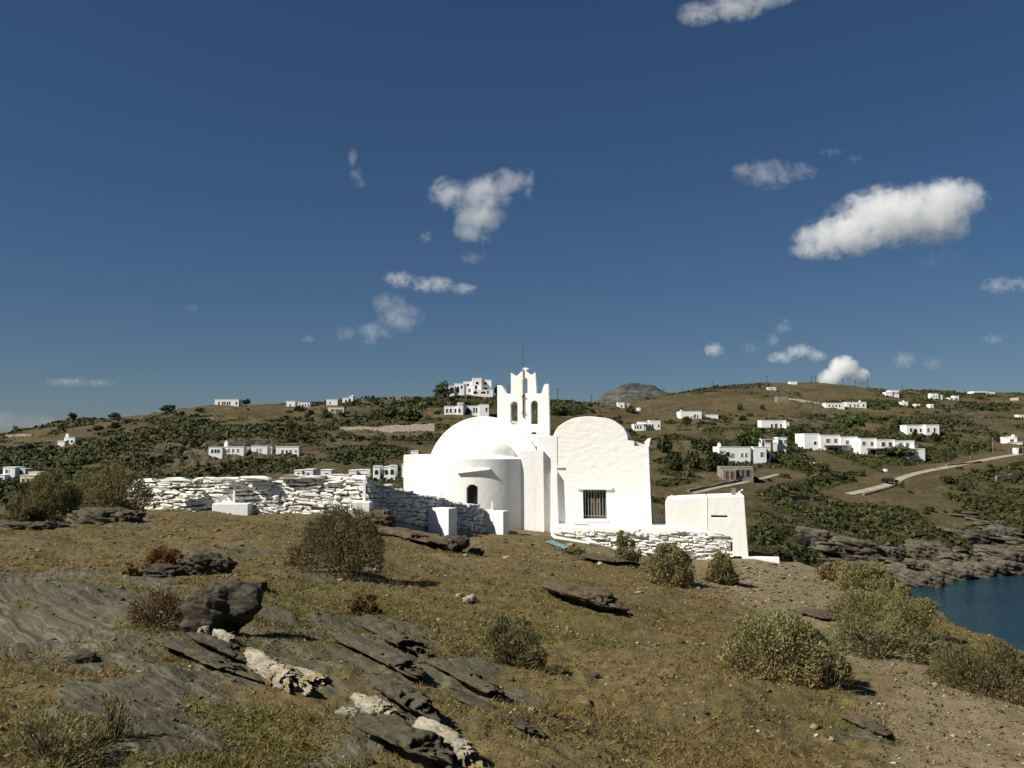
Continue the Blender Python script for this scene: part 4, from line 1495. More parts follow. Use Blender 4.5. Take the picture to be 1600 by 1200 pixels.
house('low cream terrace house below the two-storey white house', 31, 56, 739, 757, [(0, 1, .75, 0, 1), (.25, 1, 1, .4, 1)], W2((.2, .5, .8), .2, .12, .3, 0), M_CREAM)
house('long white cottage with a mid chimney, leftmost of three on the left slope', 327, 381, 698, 709, [(0, .40, .88, -.1, 1), (.40, 1, .95, 0, 1)], W2((.1, .2, .28), .12, .06, .5, 0) + W2((.55, .68, .82), .2, .045, .5, 4), chim=[(.43, 4.0)], parapet=True)
house('plain white cottage between two others in the row on the left slope', 392, 424, 697.5, 708, [(0, .8, 1, 0, 1), (.8, 1, .8, .1, 1)], W2((.3, .45), .2, .05, .5, 4))
house('white cottage with three dark doorways, rightmost of three on the left slope', 431, 467, 698.5, 710, None, W2((.28, .46, .62), .05, .07, .55, 0) + [(.85, .3, .05, .3, 4)])
house('small white flat hut peeping over the stone wall, leftmost', 460, 489, 734.5, 748, [(0, .42, .9, 0, 1), (.46, 1, 1, .05, 1)], W2((.2, .7), .4, .1, .3, 0))
house('small white cube hut with one window peeping over the wall', 501, 517.5, 735, 748, None, W2((.5,), .4, .28, .32, 4))
house('low white bungalow with wide roof slab just left of the wall corner', 545, 574, 735, 750, [(0, .42, .95, 0, 1), (.4, 1, 1, .15, 1)], [(.17, .35, .09, .25, 0), (.62, .2, .34, .42, 4), (.9, .25, .1, .4, 4)])
house('row of three white arched villas just left of the church', 583, 635, 728.5, 751, [(0, .21, .95, 0, 1), (.30, .47, .92, .1, 1), (.48, .66, 1, .05, 1), (.86, 1.1, 1.1, 0, 1)], W2((.05, .35, .55, .92), .02, .07, .2, 2), arches=[(.10, .42, .10, .32), (.39, .42, .10, .32), (.565, .42, .10, .36), (.97, .50, .09, .32)])
# the big villa on the crest
house('large white multi-storey villa on the crest beside the bell gable', 699, 768, 591, 617, [(0, .16, .52, -.1, .8), (.16, .38, .68, 0, 1), (.36, .60, .80, .05, 1), (.56, .78, 1.0, -.12, 1), (.76, 1, .90, .1, 1), (.60, 1.04, .28, -.35, 0)],
      [(.675, .62, .06, .16, 0), (.32, .38, .04, .18, 0), (.46, .55, .05, .12, 0), (.50, .16, .05, .22, 4), (.92, .04, .035, .2, 0)],
      arches=[(.10, .08, .10, .38), (.235, .14, .06, .36), (.65, .34, .055, .22), (.86, .62, .06, .18), (.87, .30, .09, .16), (.64, .04, .10, .17), (.82, .05, .11, .14)], cat='villa', name='white_villa')
house('long white villa with a square central tower below the crest villa', 694, 764, 632, 648, [(0, .30, .82, 0, 1), (.30, .43, 1.15, -.1, .6), (.43, .78, .86, .08, 1), (.78, 1, 1, 0, 1)],
      W2((.06, .145, .25, .34), .20, .04, .38, 0) + W2((.66, .72), .2, .035, .5, 2) + [(.94, .3, .035, .4, 0), (.35, .92, .02, .14, 0), (.40, .92, .02, .14, 0)], arches=[(.53, .05, .11, .58)], cat='villa', name='white_villa')
house('roofless tan stone ruin on the skyline left of the crest villa', 607, 632, 618, 625, [(0, .3, .9, 0, 1), (.35, .7, .65, .1, 1), (.72, 1, 1, 0, 1)], W2((.15, .85), .2, .12, .5, 0), M_HSTONE, parapet=False, group='ruins and stone huts', name='stone_ruin', cat='ruin')
house('tiny white store half buried in the slope just left of the dome', 642, 654, 704.5, 711, None, [])
house('small white and grey house in the saddle below the grey mountain', 965, 985, 629, 638, [(0, .55, 1, 0, 1), (.55, 1, .75, .2, 1)], W2((.3,), .2, .1, .4, 0))
house('tiny white hut beside the saddle house under the grey mountain', 996.5, 1001, 637, 642, None, [], parapet=False)
house('white house with dark pergola just above the chapel roof', 990, 1032, 657.5, 672, [(0, .45, .62, -.15, 1), (.2, .62, .85, 0, 1), (.60, 1, 1, -.05, 1)], W2((.05, .14, .24), .15, .05, .35, 0) + [(.70, .15, .05, .5, 2), (.92, .3, .05, .3, 0)], pergola=(.36, .62, .55, 2.0))
house('low white house with a chimney on its left end amid shrubs', 1063, 1124, 643, 654.5, [(0, .55, 1, 0, 1), (.55, 1, .55, .2, 1)], W2((.14, .3), .15, .04, .2, 4) + [(.37, .1, .05, .5, 3), (.44, .1, .03, .45, 3)], chim=[(.05, 2.2)])
house('white house with dark red shutters on the right slope', 1190, 1232, 657, 672, [(0, .92, 1, 0, 1), (.85, 1, .8, -.2, .5)], [(.38, .22, .08, .4, 3), (.54, .22, .09, .45, 3), (.72, .25, .06, .4, 3), (.93, .2, .05, .3, 0)], pergola=(.1, .5, .2, 2.5))
house('white cubic house with an open veranda below the red shuttered one', 1187, 1230, 685, 705, [(0, .60, .62, -.3, .5), (.12, .72, .95, .25, 1), (.68, .98, 1.05, -.05, 1)], [(.38, .66, .28, .24, 2), (.78, .60, .10, .30, 4), (.92, .6, .06, .28, 3), (.18, .66, .08, .24, 3)], pergola=(.05, .68, .93, 1.6))
house('white house with blue windows and a tall left chimney above a stone annex', 1124, 1206, 699, 724, [(0, .60, 1, 0, 1), (.60, .66, .96, .12, 1), (.66, .91, 1, .05, 1), (.91, 1.02, .98, .3, 1)],
      [(.155, .26, .055, .38, 1), (.255, .34, .045, .28, 1), (.43, .38, .04, .26, 4), (.51, .38, .04, .26, 4), (.82, .40, .06, .3, 1)], chim=[(.04, 3.2)])
house('grey rubble annex with dark doors under the blue windowed house', 1129, 1178, 729, 752, [(0, .42, .78, -.15, 1), (.40, 1, .86, .05, 1), (-.03, 1.03, 1.0, .25, 1.1)], [(.12, .15, .07, .5, 3), (.28, .15, .06, .5, 2), (.50, .3, .09, .45, 0), (.66, .2, .09, .55, 2), (.82, .3, .10, .45, 0)], M_HSTONE, parapet=False, group='ruins and stone huts', name='stone_annex', cat='outbuilding')
house('staggered terrace of three white houses, the left one of the pair of terraces', 1257, 1342, 678, 702, [(0, .28, 1.0, 0, 1), (.28, .64, .90, -.08, 1), (.64, .95, .78, -.15, 1), (.84, 1, .35, -.5, .2)],
      [(.42, .42, .07, .26, 4), (.56, .42, .06, .26, 4), (.76, .32, .06, .25, 4), (.20, .3, .05, .2, 0)], pergola=(.34, .80, .22, 3.0))
house('big stepped white terrace with verandas, the right one of the pair of terraces', 1345, 1435, 685.5, 713, [(0, .28, 1.0, 0, 1), (.26, .58, .92, -.08, 1), (.56, .90, .86, -.16, 1), (.66, 1.0, .42, -.5, .2), (.90, .99, .60, .0, .8)],
      [(.06, .62, .06, .22, 4), (.20, .60, .05, .22, 4), (.38, .56, .06, .24, 2), (.50, .56, .06, .24, 2), (.66, .50, .06, .26, 4), (.78, .50, .06, .26, 4), (.74, .10, .03, .16, 0), (.86, .10, .03, .16, 0)],
      arches=[(.24, .06, .24, .34), (.52, .06, .20, .30)], pergola=(.10, .60, .42, 2.6))
house('white L-shaped house with dark windows and a flagged right wing, up right', 1418, 1467, 664.5, 682, [(0, .58, 1, .1, 1), (.56, 1.0, 1.02, -.1, 1)], [(.14, .4, .07, .34, 0), (.45, .4, .06, .3, 0), (.64, .38, .06, .36, 2), (.84, .42, .06, .34, 0)], arches=[(.28, .22, .12, .48)])
house('low white house with a row of small windows high on the right slope', 1290, 1320, 630, 637, None, W2((.2, .38, .55, .72), .2, .07, .45, 0))
house('white house with a stepped chimney beside the row windowed one', 1322, 1354, 628.5, 637, None, W2((.2, .42, .58, .85), .15, .07, .5, 0), chim=[(.74, 2.6)])
house('white two-box house with a dark window band at the right skyline', 1383.5, 1405, 610, 619.5, [(0, .5, .7, -.1, 1), (.3, 1, 1, 0, 1)], [(.62, .45, .2, .22, 0), (.88, .45, .16, .22, 0)])
house('tiny white roof on the right hill crest', 1234, 1246, 596.5, 601, None, [], parapet=False)
house('small pinkish-white house below the right hill crest', 1200, 1213, 605, 609.5, None, W2((.4,), .2, .1, .4, 0), M_CREAM, parapet=False)
house('flat tan stone building on the upper right slope', 1214, 1232, 620, 626, None, [], M_HSTONE, group='ruins and stone huts', name='stone_hut', cat='hut', parapet=False)
house('white house with a pale blue roof edge on the far right skyline', 1455, 1474, 615, 622.5, [(0, .6, 1, 0, 1), (.6, 1, .7, .2, 1)], W2((.2, .4), .2, .07, .4, 0))
house('low white house with dark openings right of the blue edged one', 1482, 1499, 618.5, 625.5, [(0, .6, .55, 0, 1), (.55, 1, 1, .1, 1)], W2((.3, .8), .1, .14, .4, 0))
house('long dark-banded modern house at the far right skyline', 1521, 1556, 611.5, 616, [(0, .62, 1, 0, 1), (.66, 1, .75, .1, 1)], [(.3, .12, .52, .5, 0)])
house('tiny white chapel with a peaked front on the right slope', 1409, 1419, 628, 633.5, None, W2((.5,), .1, .2, .4, 0), chim=[(.45, 2.2)], name='white_chapel', cat='chapel')
house('small pink walled hut beside the tiny peaked chapel', 1431, 1438, 631, 636, None, [], M_CREAM, parapet=False)
house('narrow white hut right of the pink walled one', 1453, 1459, 631.5, 638, None, W2((.4,), .2, .2, .4, 0), parapet=False)
house('white chapel with bell arch and terrace at the right picture edge', 1573, 1590, 683, 693, [(0, .55, .95, .2, 1), (.5, .95, 1.0, -.05, 1), (-.1, 1.3, .2, -.3, .2)], W2((.22, .4), .15, .16, .5, 0), chim=[(.82, 2.4)], name='white_chapel', cat='chapel')
house('slim white shrine stub under the right edge chapel', 1587, 1593, 700, 710, [(.2, .8, .55, 0, .6), (0, 1, 1.0, .1, .9)], [], parapet=False, depth=2.0, name='white_shrine', cat='shrine')
house('cut off white house at the right picture edge', 1592, 1612, 648.5, 653, None, W2((.3,), .2, .1, .4, 0))
house('small white pump hut on the bare slope above the car', 1382.5, 1387, 733, 737, None, [], parapet=False, depth=1.2, name='white_hut', cat='hut')
house('flat white slab roof in the scrub left of the car', 1263, 1277, 720.5, 726, [(0, 1, .6, 0, 1)], [], parapet=False, depth=3, name='white_hut', cat='hut')

# ------------------------------------------------------------------ track, walls along it, terrace walls, car, poles
def drape(name, pix, width, mat, dz=0.12, thick=None, label=None, cat=None, kind=None, group=None, wall=None, yfix=None):
    P = [pt(a, c, yfix) if yfix else hill_hit(a, c) for a, c in pix]
    Q = []
    for a, c in zip(P[:-1], P[1:]):
        n_ = max(2, int((c - a).length / 2.0))
        for i in range(n_):
            q = a.lerp(c, i / n_)
            Q.append(q)
    Q.append(P[-1])
    Q0l = list(Q)
    xs_, ys_ = [np.convolve(np.pad([q[i] for q in Q], 4, 'edge'), np.ones(9) / 9, 'valid') for i in (0, 1)]
    Q = [Vector((float(x), float(y), 0)) for x, y in zip(xs_, ys_)]
    V, Fc = [], []
    zs_ = [q.z if yfix else float(hill_z(np.array([q.x]), np.array([q.y]))[0]) for q in Q0l] if yfix else [float(hill_z(np.array([q.x]), np.array([q.y]))[0]) for q in Q]
    zs_ = np.convolve(np.pad(zs_, 3, 'edge'), np.ones(7) / 7, 'valid')
    Q0 = Q[0].copy()
    Q0.z = zs_[0]
    for i, q in enumerate(Q):
        d = (Q[min(i + 1, len(Q) - 1)] - Q[max(i - 1, 0)])
        nrm = Vector((-d.y, d.x, 0)).normalized()
        if wall:
            w, h = wall
            hh = h * (1 + 0.25 * vnoise(i * 0.7, 0, 0, 5))
            for s, z in ((-w, -2.5 if yfix else -1.2), (-w, hh), (w, hh), (w, -2.5 if yfix else -1.2)):
                V.append((q.x + nrm.x * s - Q0.x, q.y + nrm.y * s - Q0.y, zs_[i] + float(z) - Q0.z))
        else:
            for s in (-width / 2, width / 2):
                x, y = q.x + nrm.x * s, q.y + nrm.y * s
                zt_ = max(float(hill_z(np.array([x]), np.array([y]))[0]), zs_[i] - 0.2) + dz
                V.append((x - Q0.x, y - Q0.y, zt_ - Q0.z))
    k = 4 if wall else 2
    for i in range(len(Q) - 1):
        for j in range(k - 1):
            Fc.append((i * k + j, i * k + j + 1, (i + 1) * k + j + 1, (i + 1) * k + j))
    if wall:
        Fc += [(0, 3, 2, 1), tuple((len(Q) - 1) * 4 + t for t in (0, 1, 2, 3))]
    o = link(name, mesh_np(name, V, Fc, [mat], not wall), None, Q0)
    tag(o, label, cat, group, kind)
    return o


drape('dirt_road', ROADS[0], 2.1, M_ROADM, 0.1, kind='structure')
drape('footpath', ROADS[1], 1.2, M_ROADM, 0.1, kind='structure')
tw_l = [([(1068, 770), (1100, 764), (1130, 757), (1160, 751)], M_TWALL, (.2, .45), 'dark rubble wall edging the path above the cistern block'),
        ([(1340, 776), (1372, 769), (1398, 760), (1415, 751)], M_TWALL, (.18, .30), 'low rubble parapet on the sea side of the dirt road'),
        ([(520, 672.5), (560, 673.5), (600, 672.5), (640, 670.5), (690, 667)], M_PALEW, (.3, 1.3), 'long pale terrace wall crossing the slope left of the dome'),
        ([(0, 684.5), (22, 683), (44, 681), (60, 679.5)], M_PALEW, (.3, 0.8), 'pale retaining wall at the left picture edge below the skyline'),
        ([(1020, 751), (1050, 750), (1085, 750), (1110, 752)], M_TWALL, (.2, .6), 'thin terrace wall on the bare field right of the chapel gable'),
        ([(1470, 729), (1500, 727), (1540, 722)], M_TWALL, (.2, .45), 'rubble wall beside the upper road at the right'),
        ([(1545, 752), (1575, 751.5), (1600, 751)], M_TWALL, (.3, 1.6), 'straight tan retaining wall low at the right picture edge'),
        ([(1200, 777), (1240, 780), (1290, 779)], M_TWALL, (.2, .7), 'dark terrace wall across the green slope right of the cistern block'),
        ([(1570, 625), (1600, 624.5)], M_PALEW, (.5, 1.6), 'pale wall on the green shoulder at the far right'),
        ([(335, 708), (300, 707), (290, 706)], M_TWALL, (.25, .9), 'garden wall left of the chimneyed cottage'),
        ([(240, 658), (300, 655), (345, 656)], M_TWALL, (.25, .8), 'terrace wall under the left skyline house'),
        ([(480, 706), (540, 708), (600, 706)], M_TWALL, (.25, .7), 'terrace wall right of the three cottages'),
        ([(1225, 626), (1270, 629), (1288, 631)], M_PALEW, (.3, .8), 'pale broken wall left of the row windowed house')]
for pix, m, wl, lab in tw_l:
    drape('terrace_wall', pix, 0, m, wall=wl, yfix={520: 292}.get(pix[0][0]), label=lab, cat='wall', group='rubble walls on the far hillside')

# car, end-on on the dirt road
g = hill_hit(1390.5, 757.0)
car = empty('parked_car', g + Vector((0, 0, 0.25)), 'small black car on the pale dirt road', 'car', None, math.radians(-58))
prof = [(-1.9, .35), (1.9, .35), (1.95, .70), (1.75, .88), (0.95, .95), (0.45, 1.40), (-1.1, 1.42), (-1.75, .98), (-1.95, .85)]
b_ = MB()
n = len(prof)
for sgn in (-1, 1):
    for (x, z) in prof:
        b_.v.append((x, sgn * (0.80 if z < 1.0 else 0.66), z))
b_.f = [tuple(range(n)), tuple(range(2 * n - 1, n - 1, -1))] + [(i, i + n, (i + 1) % n + n, (i + 1) % n) for i in range(n)]
b_.m = [0] * len(b_.f)
soften(b_.build('body', [M_CARP], car), 0.06)
for sgn in (-1, 1):
    MB().add([(0.82, sgn * 0.78, 1.0), (0.40, sgn * 0.69, 1.34), (-1.05, sgn * 0.69, 1.36), (-1.5, sgn * 0.78, 1.0)], [(0, 1, 2, 3)]).build('side_window', [M_DARK], car)
MB().add([(0.96, -.72, .99), (0.96, .72, .99), (.50, .60, 1.38), (.50, -.60, 1.38)], [(0, 1, 2, 3)]).build('windscreen', [m_plain('car_glass', (.05, .06, .07), .1)], car)
for x in (-1.2, 1.2):
    for sgn in (-1, 1):
        MB().tube([(x, sgn * .62, .31), (x, sgn * .82, .31)], .31, 12).build('wheel', [M_TYRE], car)
for sgn in (-1, 1):
    MB().box(1.93, 1.98, sgn * .6 - .14, sgn * .6 + .14, .62, .76).build('headlight', [M_IRON], car)

# utility poles
UP = [(1066, 617, 605), (1113.5, 613, 595), (1037, 614, 602), (1198.5, 600, 586), (1268, 600, 586), (1274.5, 600, 588), (1317, 605, 591), (1337, 606, 594), (1356, 608, 591), (1410, 615, 601), (1447, 619, 608), (1454, 620, 605),
      (924, 632, 617), (871.5, 628, 606), (795, 622, 600), (944, 640, 628)]
UPL = ['first skyline pole right of the grey mountain', 'tall dark pole standing clear on the brown skyline right of the mountain', "short pole at the foot of the grey mountain's right slope", 'pole on the rising skyline left of the tiny crest roof', 'left of two poles close together left of the bright rounded cloud', 'right of two poles close together left of the bright rounded cloud', 'pole against the bright rounded cloud, on its left part', 'pole against the middle of the bright rounded cloud', 'pole at the right edge of the bright rounded cloud', 'pole on the skyline right of the two-box house', 'left of two short poles left of the blue edged skyline house', 'right of two short poles left of the blue edged skyline house', 'pole at the left foot of the grey mountain', 'pole on the skyline just right of the bell gable', 'pole seen between the horns of the bell gable', 'pole in front of the middle of the grey mountain']
for i, (a, yb, yt) in enumerate(UP):
    g = hill_hit(a, yb)
    h = (yb - yt) * g.y / F
    r = 0.13
    t = empty('utility_pole', g, 'thin dark ' + UPL[i], 'pole', 'utility poles along the skyline')
    MB().tube([(0, 0, -1), (0, 0, h)], [r * 1.3, r], 6).build('pole_shaft', [M_POLE], t)
    MB().box(-0.8, 0.8, -0.06, 0.06, h - 0.9, h - 0.75).build('crossarm', [M_POLE], t)
for (a, yb, yt, lab) in ((1552, 707, 684, 'pale wooden pole with a crossarm beside the upper right road'), (1516, 724, 713, 'short pale pole left of the crossarm pole by the right road'), (1460, 733, 716, 'dark pole at the bend of the dirt road')):
    g = hill_hit(a, yb)
    h = (yb - yt) * g.y / F
    t = empty('utility_pole', g, lab, 'pole', None)
    MB().tube([(0, 0, -1), (0, 0, h)], [0.16, 0.12], 6).build('pole_shaft', [M_POLE if '1460' in lab or 'dark' in lab else M_TWALL], t)
    MB().box(-0.9, 0.9, -0.07, 0.07, h - 0.9, h - 0.72).build('crossarm', [M_POLE], t)

# ------------------------------------------------------------------ hillside shrubs and trees
def crown_mesh(name, seed, n_cl, n_leaf, flat=0.7, leaf=0.09, mat=None, lump=0.42):
    """unit crown (radius about 1, sitting on z = 0): leaf-sized cards in lumpy clusters"""
    r = np.random.default_rng(seed)
    V, Fc = [], []
    cen = []
    for i in range(n_cl):
        a = r.uniform(0, 2 * math.pi)
        el = r.uniform(0.0, 1.0) ** 0.8
        rad = r.uniform(0.45, 0.85) * math.sqrt(max(0.05, 1 - (el * 0.9) ** 2))
        cen.append((rad * math.cos(a), rad * math.sin(a), el * flat * r.uniform(0.75, 1.0), r.uniform(0.6, 1.1) * lump))
    cen.append((0, 0, flat * 0.45, 0.55))
    cen = np.array(cen)
    w = cen[:, 3] ** 2
    idx = r.choice(len(cen), n_leaf, p=w / w.sum())
    d = r.normal(size=(n_leaf, 3))
    d /= np.linalg.norm(d, axis=1)[:, None]
    rr = cen[idx, 3] * r.uniform(0.55, 1.05, n_leaf) ** 0.7
    P = cen[idx, :3] + d * rr[:, None] * np.array([1, 1, 0.75])
    P[:, 2] = np.maximum(P[:, 2], 0.02)
    nrm = d + r.normal(size=(n_leaf, 3)) * 0.55
    nrm /= np.linalg.norm(nrm, axis=1)[:, None]
    t = np.cross(nrm, r.normal(size=(n_leaf, 3)))
    t /= np.linalg.norm(t, axis=1)[:, None]
    bb = np.cross(nrm, t)
    s = leaf * r.uniform(0.6, 1.5, n_leaf)[:, None]
    q = np.stack([P - t * s * 1.3, P - bb * s * 0.7, P + t * s * 1.3, P + bb * s * 0.8], 1)
    return mesh_np(name, q.reshape(-1, 3), np.arange(n_leaf * 4).reshape(-1, 4), [mat or M_HLEAF])


HB = [crown_mesh('hill_shrub', 100 + i, 8, 480, 0.75, 0.085, M_HLEAF) for i in range(8)]
HB2 = [crown_mesh('hill_shrub', 140 + i, 10, 560, 0.85, 0.08, M_HLEAF2) for i in range(3)]

# trees one can point at: (px, py of foot, crown width px, crown height px, kind, label)
TR = [(693, 613, 34, 22, 1, 'bright green pine on the crest left of the large villa'),
      (384, 633, 17, 10, 0, 'round dark tree at the right end of the left skyline house'),
      (556, 661, 6, 18, 0, 'slim dark cypress on the slope left of the dome'),
      (776, 615, 16, 20, 0, 'dark tree hiding the right end of the large crest villa'),
      (115, 656, 20, 12, 0, 'rounded dark tree standing clear on the left skyline'),
      (181, 655, 26, 10, 0, 'double crowned dark tree on the left skyline'),
      (24, 674, 12, 9, 0, 'small dark tree lowest on the left skyline'),
      (148, 653, 9, 5, 0, 'tiny dark shrub between two skyline trees at the left'),
      (265, 642, 32, 10, 0, 'wide dark thicket where the left skyline rises'),
      (1040, 708, 34, 26, 0, 'lone round olive tree just right of the chapel gable'),
      (1090, 703, 34, 18, 0, 'left of two olive trees close together above the blue windowed house'),
      (1110, 705, 40, 22, 0, 'right of two olive trees close together above the blue windowed house'),
      (1165, 702, 44, 28, 0, 'broad dark carob tree behind the blue windowed house'),
      (1180, 690, 34, 20, 1, 'light green spreading tree left of the red shuttered house'),
      (1245, 690, 30, 26, 0, 'dark round tree right of the red shuttered house'),
      (1330, 668, 40, 20, 1, 'broad green tree above the two white terraces'),
      (1402, 676, 26, 24, 0, 'dark green tree left of the L-shaped white house'),
      (1432, 690, 20, 16, 0, 'bushy tree in front of the L-shaped white house'),
      (1460, 690, 24, 14, 0, 'dark shrub tree below the right wing of the L-shaped house'),
      (640, 655, 46, 22, 1, 'light green tree group left of the long towered villa'),
      (612, 655, 30, 18, 0, 'dark tree left of the light green tree group'),
      (1400, 716, 76, 20, 0, 'long dark mass of bushes below the right stepped terrace'),
      (1124, 738, 60, 32, 0, 'large dark bush against the left side of the stone annex'),
      (1082, 732, 40, 28, 0, 'dense dark tree in the thicket right of the chapel'),
      (1052, 735, 36, 26, 0, 'dark green tree closest to the right edge of the chapel gable'),
      (1195, 722, 18, 16, 0, 'dark bush hiding the right wing of the blue windowed house'),
      (1157, 641, 11, 10, 0, 'single round dark tree on the bare brown slope'),
      (1190, 640, 12, 9, 0, 'single dark tree right of another on the bare brown slope'),
      (985, 645, 16, 12, 1, 'green bush beside the saddle house'),
      (1290, 700, 40, 14, 1, 'green garden bushes below the left stepped terrace'),
      (873, 648, 28, 18, 1, 'leafy green tree seen just right of the bell gable'),
      (620, 738, 14, 14, 0, 'small dark tree between the arched villas and the church')]
for i, (a, yb, w, h, kd, lab) in enumerate(TR):
    g = hill_hit(a, yb)
    s = g.y / F
    t = empty('hill_tree', g, lab, 'tree', None)
    me = (HB2[i % 3] if kd else HB[i % 8])
    th = 0.16 * h * s
    o = link('crown', me, t, (0, 0, th * 0.8 if h > 8 else 0), (0, 0, i * 1.3), (w * s * 0.5, w * s * 0.45 if w < 50 else w * s * 0.25, h * s * 1.0))
    MB().tube([(0, 0, -0.8), (0.05, 0, th), (-0.05, 0.05, h * s * 0.5)], [0.035 * w * s, 0.025 * w * s, 0.012 * w * s], 6).build('trunk', [M_TRUNK], t)

# individual shrubs: photograph clusters first, then the maquis everywhere else
SH = []
SHL = ['at the far left below the skyline', 'above the twin foreground bushes at the left', 'above the little white cottage on the left', 'between the skyline and the three cottages', 'below the chimneyed cottage left of the others', 'below the three cottages, over the stone wall', 'right of the cottage with three doorways', 'around the chimneyed cottage', 'just above the row of three cottages', 'under the long arched skyline house', 'under the tall-left-block ridge house', 'below the yellow based cottage', 'right of the yellow based cottage', 'left of the long towered villa', 'above right of the three doorway cottage', 'in the bare strip left of the dome', 'between the towered villa and the crest villa', 'against the left shoulder of the dome', 'just right of the bell gable', 'right of the saddle house under the mountain', 'around the low house with a left chimney', 'on the edge of the bare brown slope', 'above the two white terraces', 'on the green slope below the left stepped terrace', 'on the green bank right of the cistern block', 'under the row windowed house on the right slope', 'right of the L-shaped white house', 'between the L-shaped house and the edge chapel', 'below the dirt road near the right edge', 'beside the upper road at the right edge', 'on the bank just above the shore rocks', 'under the blue edged skyline house', 'on the green shoulder at the far right']
for ci, (a, c, n_, sx, sy, w) in enumerate(((60, 705, 9, 45, 10, 24), (95, 735, 8, 40, 9, 26), (160, 668, 10, 50, 7, 20), (430, 640, 5, 40, 4, 14), (300, 720, 8, 60, 4, 14), (400, 724, 10, 70, 5, 13), (560, 722, 9, 50, 6, 16), (330, 690, 7, 40, 6, 22),
                              (420, 668, 9, 45, 8, 24), (330, 648, 5, 30, 4, 18), (490, 650, 7, 30, 6, 22), (590, 640, 8, 25, 8, 18), (640, 632, 6, 25, 6, 22), (500, 690, 6, 50, 5, 22), (590, 690, 5, 30, 4, 20), (690, 640, 5, 22, 6, 18),
                              (660, 682, 5, 18, 4, 20), (900, 645, 6, 18, 7, 16), (960, 655, 6, 22, 5, 15), (1075, 664, 12, 50, 6, 18), (1140, 652, 7, 30, 4, 14), (1290, 676, 12, 60, 8, 20), (1300, 745, 8, 50, 10, 26), (1230, 760, 8, 40, 12, 26),
                              (1350, 655, 10, 60, 6, 15), (1480, 670, 10, 60, 8, 18), (1540, 700, 10, 50, 10, 22), (1490, 770, 9, 60, 10, 22), (1560, 735, 8, 40, 8, 22), (1360, 800, 8, 70, 8, 22), (1460, 640, 9, 60, 5, 12), (1540, 640, 8, 50, 6, 14))):
    for k in range(n_):
        SH.append((a + NR.normal() * sx * 0.8, c + NR.normal() * sy * 0.8, w * NR.uniform(0.5, 1.2), ci))
cnt = 0
for i, (a, c, w, ci) in enumerate(SH[:300]):
    if not (-30 < a < 1630):
        continue
    g = hill_hit(a, c)
    if g.z < 3 or g.y > 640:
        continue
    s = g.y / F
    o = link('hill_shrub', HB[i % 8] if i % 7 else HB2[i % 3], None, g + Vector((0, 0, -0.15)), (0, 0, i * 0.9), (w * s * 0.5, w * s * 0.38, w * s * 0.42))
    tag(o, 'wild dark green shrub ' + SHL[ci], 'shrub', 'wild shrubs ' + SHL[ci])
    cnt += 1
_by = {}
for o in COL.objects:
    if o.name.split('.')[0] == 'hill_shrub':
        _by.setdefault(o['group'], []).append(o)
ORD = ['first', 'second', 'third', 'fourth', 'fifth', 'sixth', 'seventh', 'eighth', 'ninth', 'tenth', 'eleventh', 'twelfth', 'thirteenth', 'fourteenth']
for gname, obs in _by.items():
    obs.sort(key=lambda q: q.location.x / q.location.y)
    for k, q in enumerate(obs):
        q['label'] = ORD[min(k, 13)] + ' from left of the ' + gname
print('hill shrubs', cnt)

# low heath over the whole slope: nobody could count it
NS = 64000
Yq = np.exp(NR.uniform(math.log(135), math.log(640), NS))
Uq = NR.uniform(-0.66, 0.66, NS)
Xq = Uq * Yq
vq = veg_at(Xq, Yq)
zq, cq, pxq, zbq = hill_parts(Xq, Yq)
keep = (road_mask(Xq, Yq) < 0.25) & (NR.random(NS) < 0.10 + 0.90 * sstep(0.25, 0.75, vq)) & (zq > 1.5) & (NR.random(NS) > 0.85 * cq)
# the house plots and the road stay clear
Xq, Yq, zq, vq = Xq[keep], Yq[keep], zq[keep], vq[keep]
ns = len(Xq)
print('heath', ns)
kk = 10
sz = (0.38 + 0.95 * sstep(0.2, 1.0, vq)) * NR.uniform(0.5, 1.3, ns) * (0.6 + Yq / 520)
C = np.stack([Xq, Yq, zq], -1)
dd = NR.normal(size=(ns, kk, 3))
dd /= np.linalg.norm(dd, axis=2)[..., None]
dd[..., 2] = np.abs(dd[..., 2]) * 0.7
P = C[:, None] + dd * sz[:, None, None] * NR.uniform(0.5, 1.0, (ns, kk, 1)) * np.array([1.5, 1.2, 0.62])
nn = dd + NR.normal(size=(ns, kk, 3)) * 0.4 + np.array([0, 0, 0.3])
nn /= np.linalg.norm(nn, axis=2)[..., None]
tt = np.cross(nn, NR.normal(size=(ns, kk, 3)))
tt /= np.linalg.norm(tt, axis=2)[..., None]
b2 = np.cross(nn, tt)
ss = (sz[:, None, None] * NR.uniform(0.20, 0.42, (ns, kk, 1)))
Q = np.stack([P - tt * ss * 1.3, P - b2 * ss * .8, P + tt * ss * 1.2, P + b2 * ss * .8], 2)
hs_o = link('heath_scrub', mesh_np('heath_scrub', Q.reshape(-1, 3), np.arange(ns * kk * 4).reshape(-1, 4), [M_SCRUB]))
tag(hs_o, 'low dark heath and maquis covering the far hillside', 'scrub', None, 'stuff')
